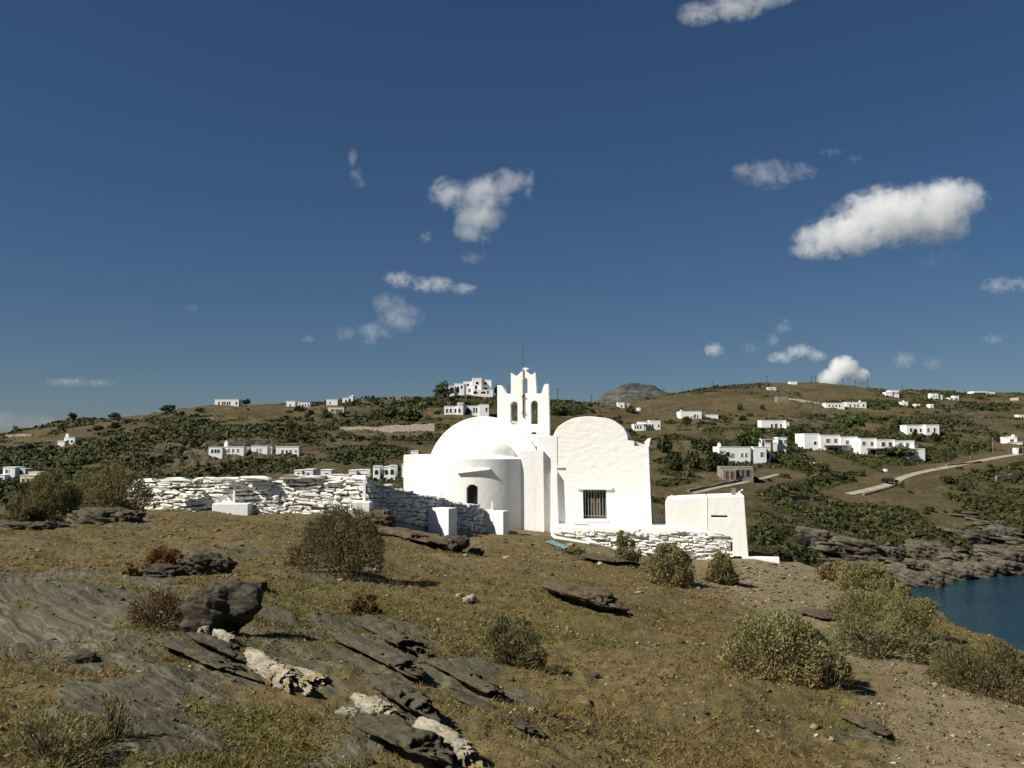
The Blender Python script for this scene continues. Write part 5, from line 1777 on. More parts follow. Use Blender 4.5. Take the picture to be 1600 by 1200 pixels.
# ------------------------------------------------------------------ foreground rocks
def rock_mesh(name, w, d, h, seed, mat, n=16, p=3.2, amp=0.16, ledge=0.0, tilt=(0.0, 0.0), under=0.0, over=0.0, crack=0.9, fine=0.05):
    """a weathered block w x d x h sitting on z = 0, with bedding ledges; under > 0 eats the foot away on the +x / -y side"""
    n = int(n * 1.5)
    bm = bmesh.new()
    bmesh.ops.create_cube(bm, size=2.0)
    bmesh.ops.subdivide_edges(bm, edges=bm.edges[:], cuts=n, use_grid_fill=True)
    C = np.array([v.co[:] for v in bm.verts])
    nr = (np.abs(C) ** p).sum(1) ** (1 / p)
    C = C / nr[:, None]
    S_ = np.array([w, d, h]) / 2
    m = (w * d * h) ** (1 / 3)
    Pw = C * S_
    o = seed * 13.7
    f1 = fbm(Pw[:, 0] / m * 1.6 + o, Pw[:, 1] / m * 1.6, Pw[:, 2] / m * 1.6, seed, 3)
    f2 = fbm(Pw[:, 0] / m * 6 + o, Pw[:, 1] / m * 6, Pw[:, 2] / m * 6, seed + 5, 3)
    f3 = fbm(Pw[:, 0] / m * 17 + o, Pw[:, 1] / m * 17, Pw[:, 2] / m * 26, seed + 7, 2)
    f4 = np.abs(fbm(Pw[:, 0] / m * 3.5 + o, Pw[:, 1] / m * 3.5, Pw[:, 2] / m * 3.5, seed + 8, 3))
    k = 1 + amp * 1.4 * f1 + fine * 2 * f2 + fine * 0.9 * f3 - amp * crack * sstep(0.16, 0.0, f4)
    if ledge:
        t = (Pw[:, 2] + tilt[0] * Pw[:, 0] + tilt[1] * Pw[:, 1]) / ledge + 0.6 * f1
        fr = t - np.floor(t)
        k = k * (1 + 0.10 * (np.where(fr < 0.75, fr / 0.75, (1 - fr) / 0.25) - 0.5) + 0.05 * vnoise(np.floor(t) * 3.7, 0 * t, 0, seed + 9))
    Pw = Pw * k[:, None] * np.array([1, 1, 1])
    zz = Pw[:, 2] / h + 0.5
    if under:
        cut = under * sstep(0.62, 0.15, zz)
        Pw[:, 0] -= cut * w * 0.55 * sstep(-0.2, 0.6, C[:, 0])
        Pw[:, 1] += cut * d * 0.95 * sstep(0.2, -0.7, C[:, 1]) * sstep(-0.35, 0.15, C[:, 0])
    if over:
        Pw[:, 1] += over * d * 0.9 * sstep(0.80, 0.45, zz) * sstep(0.3, -0.6, C[:, 1])
    Pw[:, 2] += h * 0.5
    for v, q in zip(bm.verts, Pw):
        v.co = q
    me = bpy.data.meshes.new(name)
    bm.to_mesh(me)
    bm.free()
    me.materials.append(mat)
    me.polygons.foreach_set('use_smooth', np.ones(len(me.polygons), bool))
    return me


def put_rock(name, label, px, py, wpx, hpx, dep, mat, seed, rz=0.0, sink=0.25, cat='rock', group='rocks on the headland', **k):
    g = head_hit(px, py)
    s = g.y / F
    w, h = wpx * s, hpx * s
    o = link(name, rock_mesh(name, w, w * dep, h * (1 + sink), seed, mat, **k), None, g + Vector((0, w * dep * 0.35, -h * sink)), (0, 0, rz))
    return tag(o, label, cat, group)


def put_bar(name, label, a, b_, width, height, mat, seed, roll=0.0, sink=0.4, cat='rock', group='rocks on the headland', **k):
    """a long rock laid on the ground from photo point a to photo point b"""
    p, q = head_hit(*a), head_hit(*b_)
    d = q - p
    L = d.length
    rz = math.atan2(d.y, d.x)
    pit = -math.atan2(d.z, math.hypot(d.x, d.y))
    o = link(name, rock_mesh(name, L * 1.05, width, height * (1 + sink), seed, mat, **k), None, (p + q) / 2 + Vector((0, 0, -height * sink)))
    o.rotation_euler = (Matrix.Rotation(rz, 3, 'Z') @ Matrix.Rotation(pit, 3, 'Y') @ Matrix.Rotation(roll, 3, 'X')).to_euler()
    return tag(o, label, cat, group)


put_rock('boulder', 'big dark boulder with a black hollow under its right side, above the white quartz', 346, 990, 100, 76, 0.8, M_RDARK, 3, 0.1, 0.34, n=30, amp=0.24, ledge=0.13, tilt=(0.5, 0.25), under=0.7, p=3.4, fine=0.022, crack=0.25)
put_rock('boulder', 'pale lichened foot of stone at the left side of the hollowed boulder', 303, 972, 36, 40, 0.8, M_RTAN, 43, 0.3, 0.2, n=16, amp=0.3, fine=0.06, ledge=0.08)
put_rock('boulder', 'low dark jagged rock just above the hollowed boulder', 322, 896, 66, 24, 0.8, M_RDARK, 5, 0.1, 0.3, n=16, amp=0.25, ledge=0.09, tilt=(0.5, 0.1))
put_rock('boulder', 'dark rock under the right edge of the rust brown cushion bush', 250, 902, 60, 16, 0.7, M_RDARK, 6, 0.0, 0.4, n=12, amp=0.25, ledge=0.08)
put_rock('boulder', 'small black rock right of the hollowed boulder', 402, 925, 26, 15, 0.8, M_RDARK, 8, 0.4, 0.3, n=8, amp=0.25)
put_rock('rock_ledge', 'grey jagged outcrop at the foot of the twin bushes at the left', 165, 818, 108, 22, 0.5, M_RGREY, 9, 0.0, 0.5, n=20, amp=0.25, ledge=0.16, tilt=(0.35, 0))
put_rock('rock_ledge', 'low dark slab at the left edge in front of the twin bushes', 40, 828, 80, 10, 0.7, M_RDARK, 10, 0.0, 0.5, n=12, amp=0.25, ledge=0.14)
put_rock('boulder', 'brown rock at the corner of the stone walls behind the round bush', 592, 820, 40, 22, 0.8, M_RBROWN, 11, 0.2, 0.3, n=12, amp=0.25, ledge=0.2)
put_bar('rock_ledge', 'long brown rock ledge below the shaded wall', (585, 838), (688, 860), 1.0, 0.38, M_RBROWN, 12, -0.06, over=0.75, sink=0.7, n=18, amp=0.2, ledge=0.22)
put_rock('boulder', 'black rounded rock below the first white buttress', 712, 862, 38, 24, 0.8, M_RDARK, 13, 0.2, 0.3, n=12, amp=0.28, under=0.5)
put_rock('boulder', 'smaller brown rock right of the black rounded one', 745, 868, 24, 10, 0.8, M_RBROWN, 14, 0.2, 0.3, n=8, amp=0.28)
put_bar('rock_ledge', 'brown overhanging ledge alone in the middle of the slope', (858, 931), (966, 962), 0.55, 0.26, M_RBROWN, 15, -0.06, over=0.75, sink=0.7, n=18, amp=0.2, ledge=0.10)
put_bar('rock_ledge', 'flat dark slab left of the three small bushes by the terrace', (905, 872), (985, 886), 0.9, 0.16, M_RDARK, 17, -0.06, over=0.75, sink=0.7, n=12, amp=0.22, ledge=0.1)
put_bar('rock_ledge', 'dark shadowed ledge below the small rust bush', (556, 978), (655, 1036), 0.32, 0.18, M_RGREY, 18, -0.06, over=0.75, sink=0.7, n=18, amp=0.2, ledge=0.09)
put_bar('rock_ledge', 'second dark ledge left of and below the first under the rust bush', (528, 1006), (640, 1064), 0.26, 0.15, M_RGREY, 19, -0.06, over=0.75, sink=0.7, n=18, amp=0.2, ledge=0.08)
put_bar('rock_ledge', 'narrow dark slab running down right from the paired ledges', (650, 1030), (775, 1096), 0.20, 0.10, M_RGREY, 20, -0.06, over=0.75, sink=0.7, n=16, amp=0.2)
put_bar('rock_ledge', 'thick dark ledge just above the middle quartz rock', (572, 1070), (662, 1132), 0.20, 0.14, M_RGREY, 21, -0.06, over=0.75, sink=0.7, n=16, amp=0.2, ledge=0.07)
put_bar('rock_ledge', 'knife-thin dark slab pointing at the lone white pebble', (718, 1096), (822, 1146), 0.16, 0.06, M_RDARK, 22, -0.06, over=0.75, sink=0.7, n=14, amp=0.2)
put_bar('rock_ledge', 'large black slab at the bottom edge left of the last quartz rock', (556, 1146), (700, 1215), 0.24, 0.15, M_RGREY, 23, -0.06, over=0.75, sink=0.7, n=18, amp=0.2, ledge=0.08)
put_bar('rock_ledge', 'smooth grey slab left of the big quartz rock', (262, 1012), (392, 1066), 0.20, 0.07, M_RGREY, 24, -0.06, over=0.75, sink=0.7, n=18, amp=0.2, ledge=0.06)
put_bar('rock_ledge', 'dark broken ridge between the grey slab and the big quartz rock', (300, 1002), (385, 1040), 0.20, 0.10, M_RDARK, 25, -0.06, over=0.75, sink=0.7, n=14, amp=0.28, ledge=0.05)
put_bar('rock_ledge', 'rusty brown slab half buried at the lower right', (1322, 1124), (1384, 1154), 0.22, 0.06, M_RBROWN, 26, -0.06, over=0.75, sink=0.7, n=12, amp=0.2)
put_bar('rock_ledge', 'small dark stone ledge right of the large grey bush', (1262, 962), (1300, 972), 0.5, 0.10, M_RBROWN, 27, -0.06, over=0.75, sink=0.7, n=10, amp=0.25)
put_rock('boulder', 'small dark rock on the bare slab near the left edge', 128, 1035, 34, 12, 0.8, M_RDARK, 28, 0.4, 0.3, n=8, amp=0.28)
# quartz
QG = 'white quartz rocks in a line'
put_bar('quartz_rock', 'small white quartz slab at the mouth of the hollowed boulder', (306, 982), (324, 992), 0.15, 0.08, M_QUARTZ, 31, 0.1, group=QG, n=8, amp=0.22)
put_bar('quartz_rock', 'thin pinkish quartz bar linking the boulder to the big quartz rock', (336, 992), (368, 1010), 0.10, 0.07, M_QUARTZ, 32, 0.1, group=QG, n=10, amp=0.25)
put_bar('quartz_rock', 'largest white quartz rock with yellow lichen', (386, 1028), (466, 1084), 0.16, 0.12, M_QUARTZ, 33, 0.1, group=QG, n=20, amp=0.24, p=2.5)
put_bar('quartz_rock', 'white quartz spur on the right flank of the largest quartz rock', (452, 1050), (505, 1072), 0.11, 0.07, M_QUARTZ, 34, 0.1, group=QG, n=12, amp=0.26)
put_bar('quartz_rock', 'blocky white quartz rock in the middle of the line', (562, 1100), (620, 1132), 0.14, 0.10, M_QUARTZ, 35, 0.1, group=QG, n=16, amp=0.26, p=2.6)
put_bar('quartz_rock', 'crumbled small quartz left of the blocky one', (528, 1116), (560, 1122), 0.12, 0.05, M_QUARTZ, 36, 0.0, group=QG, n=8, amp=0.3)
put_bar('quartz_rock', 'long white quartz rock running out of the bottom edge', (664, 1148), (748, 1200), 0.13, 0.10, M_QUARTZ, 37, 0.1, group=QG, n=20, amp=0.26, p=2.6)
for (a, c, w, h, m, lab) in ((831, 1113, 10, 6, M_QUARTZ, 'lone white pebble on the brown slope right of the knife-thin slab'), (733, 942, 22, 9, M_QUARTZ, 'pinkish-white stone on the slope right of the round bush'), (716, 934, 10, 5, M_QUARTZ, 'smaller pinkish stone touching the pinkish-white one'),
                             (587, 894, 10, 6, M_QUARTZ, 'white stone at the right foot of the round bush'), (1452, 1173, 9, 6, M_QUARTZ, 'white stone low on the dusty path'), (1462, 1073, 7, 5, M_QUARTZ, 'pale stone higher up the dusty path'),
                             (648, 824, 9, 5, M_QUARTZ, 'white stone on the brown ledge below the shaded wall'), (1300, 1158, 8, 5, M_QUARTZ, 'pale stone under the rusty brown slab'), (938, 884, 8, 5, M_QUARTZ, 'white chip in front of the flat dark slab'),
                             (1103, 1118, 12, 5, M_RDARK, 'small black stone alone on the lower middle slope'), (930, 1058, 12, 6, M_RDARK, 'dark flat stone right of the small grey bush'), (1064, 1006, 12, 5, M_RDARK, 'dark stone halfway between the two grey bushes')):
    put_rock('loose_stone', lab, a, c, w, h, 0.8, m, int(a) % 97, a * 0.1, 0.2, 'stone', 'loose stones on the slope', n=5, amp=0.25)
g = head_hit(911, 829.5)
o = link('tan_stone', rock_mesh('tan_stone', 0.85, 0.35, 0.28, 71, M_HSTONE, 8, 4.0, 0.12), None, pt(911, 827, 49.2), (0, 0, -0.15))
tag(o, 'tan stone block lying against the foot of the chapel below the barred window', 'stone')
p, q = head_hit(857, 848), head_hit(886, 859)
d = q - p
o = MB().box(-d.length / 2, d.length / 2, -0.14, 0.14, 0.0, 0.05).build('painted_plank', [M_BLUEP], None)
o.location = (p + q) / 2 + Vector((0, 0, 0.06))
o.rotation_euler = (0.25, -math.atan2(d.z, math.hypot(d.x, d.y)), math.atan2(d.y, d.x))
tag(soften(o, 0.02), 'faded light blue painted board lying on the ground below the white kerbs', 'board')

# shore rocks across the inlet
for i, (a, c, w, h, lab) in enumerate(((1436, 916, 66, 26, 'big smooth grey boulder jutting into the water'), (1398, 905, 36, 24, 'steep grey boulder left of the one jutting into the water'), (1419, 893, 14, 8, 'small square white boulder above the jutting one'),
                                       (1484, 905, 60, 22, 'slanting slab of shore rock right of the jutting boulder'), (1530, 899, 70, 20, 'long low shore rock by the water right of the slanting slab'), (1578, 892, 54, 16, 'low shore rock at the right picture edge'),
                                       (1440, 893, 40, 14, 'dark shore rock in the cleft above the jutting boulder'), (1375, 896, 26, 16, 'grey rock at the foot of the green bank left of the boulders'), (1500, 882, 60, 18, 'banded ledge above the long low shore rock'),
                                       (1560, 872, 60, 16, 'banded ledge high above the right end of the shore'), (1450, 866, 60, 20, 'dark overhanging ledge above the cleft'), (1390, 870, 50, 16, 'tilted rock shelf left of the dark overhang'),
                                       (1330, 856, 70, 16, 'tilted rock shelf in the grass left of the cleft'), (1505, 842, 80, 14, 'thin layered outcrop halfway up the right bank'), (1575, 838, 60, 14, 'thin layered outcrop at the right edge halfway up the bank'), (1270, 838, 50, 14, 'small rock shelf right of the cistern block'))):
    g = march(a, c, lambda X, Y: np.maximum(hill_z(X, Y), 0.05), 90, 400)
    s = g.y / F
    o = link('shore_rock', rock_mesh('shore_rock', w * s, w * s * 0.6, h * s * 1.35, 200 + i, M_SHORE, 14, 4.5, 0.15, ledge=0.8, tilt=(0.2, 0.05), fine=0.025), None, Vector((g.x, g.y + w * s * 0.12, g.z - h * s * 0.45)), (0, 0.14, 0.15 * ((i % 3) - 1)))
    tag(o, lab, 'rock', 'rocks along the far shore')

# thin bedded slabs all along the bank above the inlet: more than anyone could count
NL = 5200
Yl = np.exp(NR.uniform(math.log(138), math.log(215), NL))
Ul = NR.uniform(0.18, 0.62, NL)
Xl = Ul * Yl
zl, cl_, pl_, zb_l = hill_parts(Xl, Yl)
kl = (zb_l > -0.5) & (NR.random(NL) < sstep(5.5, 1.0, zb_l + 3.5 * fbm(Xl / 14, Yl / 14, 0, 88, 3)) * 0.5) & (pl_ > 1270)
Xl, Yl, zl = Xl[kl], Yl[kl], zl[kl]
base_v = [np.array([v.co[:] for v in a.vertices]) for a, _ in ST_V]
base_f = np.array([p.vertices[:] for p in ST_V[0][0].polygons])
VL, FL = [], []
for i in range(len(Xl)):
    w = NR.uniform(1.6, 5.5)
    q = base_v[i % 14] * np.array([w, w * NR.uniform(0.4, 0.7), NR.uniform(0.35, 0.8)])
    a_, r_, t_ = NR.normal() * 0.25, 0.13 + NR.normal() * 0.05, NR.normal() * 0.06 - 0.05
    Rm = np.array(Matrix.Rotation(a_, 3, 'Z') @ Matrix.Rotation(r_, 3, 'Y') @ Matrix.Rotation(t_, 3, 'X'))
    VL.append(q @ Rm.T + np.array([Xl[i], Yl[i], zl[i] + 0.12]))
    FL.append(base_f + 26 * i)
print('ledges', len(Xl))
tag(link('shore_ledges', mesh_np('shore_ledges', np.concatenate(VL), np.concatenate(FL), [M_SHORE])), 'thin grey rock ledges stacked along the bank above the inlet', 'rock', None, 'stuff')

# ------------------------------------------------------------------ foreground bushes
def bush(name, label, px, py, wpx, hpx, mat, seed, n_leaf=6000, n_cl=42, leaf=None, lump=0.26, dep=0.9, stems=46, spikes=300, group='bushes on the headland', flat=1.0, wild=0.55, mat2=None, cat='bush', sink=0.05):
    g = head_hit(px, py)
    s = g.y / F
    rx, rz_, ry = wpx * s / 2, hpx * s, wpx * s / 2 * dep
    lf = leaf or max(0.012, g.y * 0.00105)
    t = empty(name, g + Vector((0, ry * 0.5, -sink)), label, cat, group)
    r = np.random.default_rng(seed)
    cen = []
    for i in range(n_cl):
        a = r.uniform(0, 2 * math.pi)
        el = r.uniform(0.0, 0.92) ** 0.9
        rad = r.uniform(0.3, 0.95) ** 0.7 * math.sqrt(max(0.04, 1 - (el * 0.93) ** 2))
        k = 1 + wild * r.normal() * 0.35
        cen.append((rad * math.cos(a) * k, rad * math.sin(a) * k, el * flat * 0.92 * (1 + wild * r.normal() * 0.22), r.uniform(0.5, 1.2) * lump))
    cen = np.array(cen)
    w = cen[:, 3] ** 2
    idx = r.choice(len(cen), n_leaf, p=w / w.sum())
    d = r.normal(size=(n_leaf, 3))
    d /= np.linalg.norm(d, axis=1)[:, None]
    P = cen[idx, :3] + d * (cen[idx, 3] * r.uniform(0.25, 1.1, n_leaf) ** 0.6)[:, None] * np.array([1, 1, 0.8])
    rr = np.linalg.norm(P, axis=1)
    P = P * np.where(rr > 0.95, (0.95 + 0.5 * (rr - 0.95)) / np.maximum(rr, 1e-6), 1.0)[:, None]
    P = P * np.array([rx, ry, rz_])
    P[:, 2] = np.maximum(P[:, 2], 0.015)
    out = P / np.linalg.norm(P, axis=1)[:, None] + np.array([0, 0, 0.5])
    ax = out * 0.9 + r.normal(size=(n_leaf, 3)) * 0.75                   # leaves follow their twigs outwards
    ax /= np.linalg.norm(ax, axis=1)[:, None]
    sd = np.cross(ax, r.normal(size=(n_leaf, 3)))
    sd /= np.linalg.norm(sd, axis=1)[:, None]
    L = lf * r.uniform(0.9, 2.4, n_leaf)[:, None]
    Wd = lf * r.uniform(0.35, 0.75, n_leaf)[:, None]
    q = np.stack([P - ax * L, P - sd * Wd, P + ax * L, P + sd * Wd], 1).reshape(-1, 3)
    Fq = np.arange(n_leaf * 4).reshape(-1, 4)
    # long straw spikes breaking the outline
    if spikes:
        a = r.uniform(0, 2 * math.pi, spikes)
        el = r.uniform(0.05, 1, spikes)
        rad = np.sqrt(1 - (el * 0.95) ** 2)
        B = np.stack([rad * np.cos(a) * rx * .75, rad * np.sin(a) * ry * .75, el * rz_ * .75], 1)
        dr = B / np.linalg.norm(B, axis=1)[:, None] + r.normal(size=(spikes, 3)) * 0.35 + np.array([0, 0, .35])
        dr /= np.linalg.norm(dr, axis=1)[:, None]
        sdv = np.cross(dr, r.normal(size=(spikes, 3)))
        sdv /= np.linalg.norm(sdv, axis=1)[:, None]
        Ls = (0.28 * rz_ * r.uniform(0.5, 1.5, spikes))[:, None]
        ww = lf * 0.22
        q2 = np.stack([B - sdv * ww, B + sdv * ww, B + dr * Ls + sdv * ww * .3, B + dr * Ls - sdv * ww * .3], 1).reshape(-1, 3)
        Fq = np.concatenate([Fq, np.arange(spikes * 4).reshape(-1, 4) + len(q)])
        q = np.concatenate([q, q2])
    mi = np.zeros(len(Fq), int)
    if mat2 is not None:
        lowz = q[Fq[:, 0], 2] / rz_
        mi[(r.random(len(Fq)) < 0.75 * sstep(0.55, 0.1, lowz + 0.15 * r.normal(size=len(Fq))))] = 1
        mi[n_leaf:] = 0
    link('foliage', mesh_np('foliage', q, Fq, [mat, mat2 or mat], False, mi), t)
    sm = MB()
    for i in range(stems):
        c = cen[i % n_cl]
        e = Vector((c[0] * rx, c[1] * ry, c[2] * rz_))
        b0 = Vector((r.normal() * rx * 0.10, r.normal() * ry * 0.10, -0.05))
        m1 = b0.lerp(e, 0.45) + Vector((r.normal() * 0.06 * rx, r.normal() * 0.06 * ry, 0.10 * rz_ * r.random()))
        th = max(0.006, 0.010 * rz_) * r.uniform(0.7, 1.5)
        sm.tube([b0, m1, e], [th * 1.5, th, th * 0.35], 4, 0, False)
    sm.build('stems', [M_TWIG], t)
    return t


bush('bush', 'left of the twin grey-green bushes beyond the bare slab at the left', 62, 812, 112, 74, M_LGREY, 1, 9000, 50)
bush('bush', 'right, taller of the twin bushes, touching the left end of the white wall', 158, 806, 136, 80, M_LOLIVE, 2, 10000, 56)
bush('bush', 'straggly pale bush low in front of the left twin bush', 26, 815, 60, 40, M_LGREY, 3, 2600, 20)
bush('bush', 'big round twiggy bush standing before the corner of the white walls', 530, 897, 138, 112, M_LOLIVE, 4, 11000, 60, mat2=M_LDRY, spikes=500, wild=0.45)
bush('bush', 'small grey-green bush alone in the lower middle of the slope', 803, 1042, 112, 78, M_LGREY, 5, 5200, 36, wild=0.6, spikes=220, mat2=M_LDRY)
bush('bush', 'large spreading grey-green bush in the lower right of the slope', 1222, 1058, 200, 100, M_LGREY, 6, 14000, 70, dep=0.75, wild=0.4, mat2=M_LDRY, stems=70)
bush('bush', 'ragged right-hand lobe of the large spreading bush', 1300, 1076, 84, 60, M_LOLIVE, 7, 4200, 26, mat2=M_LDRY)
bush('bush', 'dark round bush nearest the barred window, left of three below the terrace wall', 981, 880, 44, 50, M_LOLIVE, 8, 3600, 26, dep=1.0, spikes=150)
bush('bush', 'widest of the three round bushes below the terrace wall', 1050, 917, 82, 66, M_LOLIVE, 9, 6500, 40, mat2=M_LDRY)
bush('bush', 'straw yellow round bush at the foot of the white cistern block', 1131, 914, 52, 50, M_LPALE, 10, 5000, 34)
bush('bush', 'grey-green mound of bushes on the path edge above the water', 1378, 1030, 183, 70, M_LGREY, 11, 9500, 56, dep=0.7)
bush('bush', 'yellow-green bush behind the grey-green mound on the cliff edge', 1360, 975, 125, 49, M_LPALE, 12, 6000, 40)
bush('bush', 'olive bush on the cliff edge leaning out over the water', 1432, 996, 112, 61, M_LPALE, 13, 7500, 44, mat2=M_LDRY)
bush('bush', 'reddish brown bush on top of the cliff edge nearest the path crest', 1318, 912, 68, 36, M_LDRY, 14, 3200, 24, spikes=100)
bush('bush', 'low yellowish bush right of the reddish brown one on the cliff edge', 1362, 930, 112, 52, M_LPALE, 15, 5200, 36)
bush('bush', 'small olive bush filling the gap on the cliff edge by the mound', 1405, 955, 73, 43, M_LOLIVE, 16, 3400, 26)
bush('bush', 'big dry yellow bush at the right picture edge over the water', 1572, 1096, 190, 84, M_LPALE, 17, 12000, 64, dep=0.8, mat2=M_LDRY)
bush('bush', 'smaller dry yellow bush left of the big one at the right edge', 1500, 1070, 90, 56, M_LPALE, 18, 4600, 32, mat2=M_LDRY)
bush('bush', 'pale bush joining the yellow-green ones at the crest of the cliff edge', 1395, 985, 90, 56, M_LGREY, 51, 5000, 34)
bush('bush', 'low olive bush at the lowest end of the cliff edge row', 1462, 1022, 66, 44, M_LOLIVE, 52, 3600, 26)
bush('cushion_bush', 'rust brown cushion bush above the hollowed boulder', 254, 893, 80, 40, M_LRUST, 19, 6500, 40, lump=0.2, spikes=260, wild=0.15, flat=1.05)
bush('cushion_bush', 'small rust brown cushion bush above the paired ledges', 572, 962, 54, 36, M_LRUST, 20, 4600, 30, lump=0.2, spikes=180, wild=0.15)
bush('cushion_bush', 'low faded rust tuft at the left foot of the rust cushion bush', 204, 898, 30, 20, M_LRUST, 21, 1400, 14, spikes=80)
bush('dry_bush', 'brown half-dead twiggy bush left of the hollowed boulder', 238, 978, 104, 62, M_LDRY, 22, 3000, 40, spikes=700, wild=0.6, stems=60)
bush('dry_bush', 'dry brown weeds at the lower left of the round twiggy bush', 468, 885, 56, 40, M_LDRY, 23, 1500, 20, spikes=320, wild=0.5)
bush('dry_bush', 'low green weeds trailing right of the small grey-green bush', 868, 1052, 60, 18, M_LOLIVE, 24, 1200, 18, spikes=100)
bush('dry_bush', 'thin green weeds just under the blue board', 900, 868, 46, 12, M_LOLIVE, 25, 800, 12, spikes=60)
bush('dry_bush', 'sparse thorny plant at the bottom left corner', 60, 1195, 190, 78, M_LOLIVE, 26, 1500, 36, spikes=520, wild=0.8, stems=70, leaf=0.009)
bush('dry_bush', 'tall thin thorny plant right of the corner plant', 168, 1165, 60, 92, M_LOLIVE, 27, 420, 20, spikes=160, wild=0.9, stems=26, leaf=0.008)
bush('dry_bush', 'sparse green weed at the bottom edge below the last slab', 690, 1192, 70, 34, M_LOLIVE, 28, 900, 16, spikes=160, wild=0.6, leaf=0.009)
bush('dry_bush', 'green weed between the blocky and crumbled quartz rocks', 582, 1132, 40, 26, M_LOLIVE, 29, 700, 12, spikes=90, leaf=0.009)

# ------------------------------------------------------------------ grass, gravel and straw: uncountable, one object each
def scatter(n, y0, y1, fn):
    Y = np.exp(NR.uniform(math.log(y0), math.log(y1), n))
    U = NR.uniform(-0.66, 0.66, n)
    X = U * Y
    z, rock, path, green, st, px, py = head_parts(X.copy(), Y.copy())
    e = np.interp(px, _ex, _ey)
    k = (NR.random(n) < fn(rock, path, green, X, Y)) & (Y < e + 1.0)
    return X[k], Y[k], z[k], green[k], rock[k], path[k]


def blades(name, label, X, Y, z, per, hlo, hhi, mat, spread=0.03, lean=1.0):
    n = len(X)
    m = n * per
    C = np.repeat(np.stack([X, Y, z], -1), per, 0)
    sc = np.repeat(0.75 + Y / 26.0, per)
    C[:, :2] += NR.normal(size=(m, 2)) * spread * sc[:, None]
    C[:, 2] -= 0.006
    d = NR.normal(size=(m, 3)) * np.array([lean, lean, 0.25]) + np.array([0, 0, 0.9])
    d /= np.linalg.norm(d, axis=1)[:, None]
    s = np.cross(d, NR.normal(size=(m, 3)))
    s /= np.linalg.norm(s, axis=1)[:, None]
    L = NR.uniform(hlo, hhi, m)[:, None] * sc[:, None] ** 0.7
    w = (0.0022 + 0.00042 * np.repeat(Y, per))[:, None] * NR.uniform(0.7, 1.3, (m, 1))
    V = np.stack([C - s * w, C + s * w, C + d * L], 1).reshape(-1, 3)
    return tag(link(name, mesh_np(name, V, np.arange(m * 3).reshape(-1, 3), [mat])), label, 'grass', None, 'stuff')


gn = lambda X, Y: sstep(-0.35, 0.45, fbm(X * 0.8, Y * 0.6, 0, 91, 4))
X, Y, z, gr, rk, pa = scatter(110000, 4.0, 36, lambda rock, path, green, X, Y: (1 - 0.9 * sstep(0.35, 0.7, rock)) * (1 - 0.9 * path) * (0.10 + 0.90 * gn(X, Y)) * 0.6)
print('dry grass', len(X))
blades('dry_grass', 'short dry yellow grass over the brown slope', X, Y, z, 5, 0.018, 0.065, M_GRASS)
X, Y, z, gr, rk, pa = scatter(60000, 4.0, 30, lambda rock, path, green, X, Y: (1 - 0.95 * sstep(0.35, 0.7, rock)) * (1 - path) * sstep(0.30, 0.85, green) * sstep(-0.25, 0.3, fbm(X * 1.3, Y, 0, 95, 3)))
print('green grass', len(X))
blades('green_grass', 'patches of short green grass on the brown slope', X, Y, z, 6, 0.015, 0.05, M_GRASSG, 0.04)

_k = N('gravel_chips').rough(0.95)
_r = _k.geo('Random Per Island')
_k.color(_k.ramp(_r, [(0.0, (0.035, 0.029, 0.020)), (0.35, (0.095, 0.073, 0.038)), (0.75, (0.17, 0.134, 0.075)), (0.95, (0.27, 0.215, 0.13)), (1.0, (0.42, 0.38, 0.31))]))
M_GRAV = _k.m
X, Y, z, gr, rk, pa = scatter(60000, 4.0, 45, lambda rock, path, green, X, Y: (0.25 + 0.5 * path + 0.3 * sstep(0.0, 0.5, fbm(X, Y * .8, 0, 97, 3))) * (1 - 0.75 * sstep(0.5, 0.8, rock)))
n = len(X)
print('gravel', n)
o6 = np.array([(1, 0, 0), (0, 1, 0), (-1, 0, 0), (0, -1, 0), (0, 0, 1), (0, 0, -1)], float)
sz = (0.0022 + 0.00085 * Y) * np.exp(NR.normal(size=n) * 0.5)
ang = NR.uniform(0, 6.28, n)
J = o6[None] * (1 + NR.normal(size=(n, 6, 1)) * 0.25) * np.stack([sz * NR.uniform(1.0, 2.0, n), sz, sz * NR.uniform(0.3, 0.7, n)], -1)[:, None]
ca, sa = np.cos(ang)[:, None], np.sin(ang)[:, None]
V = np.stack([J[..., 0] * ca - J[..., 1] * sa + X[:, None], J[..., 0] * sa + J[..., 1] * ca + Y[:, None], J[..., 2] + z[:, None] + sz[:, None] * 0.15], -1)
f8 = np.array([(0, 1, 4), (1, 2, 4), (2, 3, 4), (3, 0, 4), (1, 0, 5), (2, 1, 5), (3, 2, 5), (0, 3, 5)])
Fg = (f8[None] + (np.arange(n) * 6)[:, None, None]).reshape(-1, 3)
tag(link('gravel', mesh_np('gravel', V.reshape(-1, 3), Fg, [M_GRAV])), 'gravel and schist chips strewn over the slope', 'gravel', None, 'stuff')
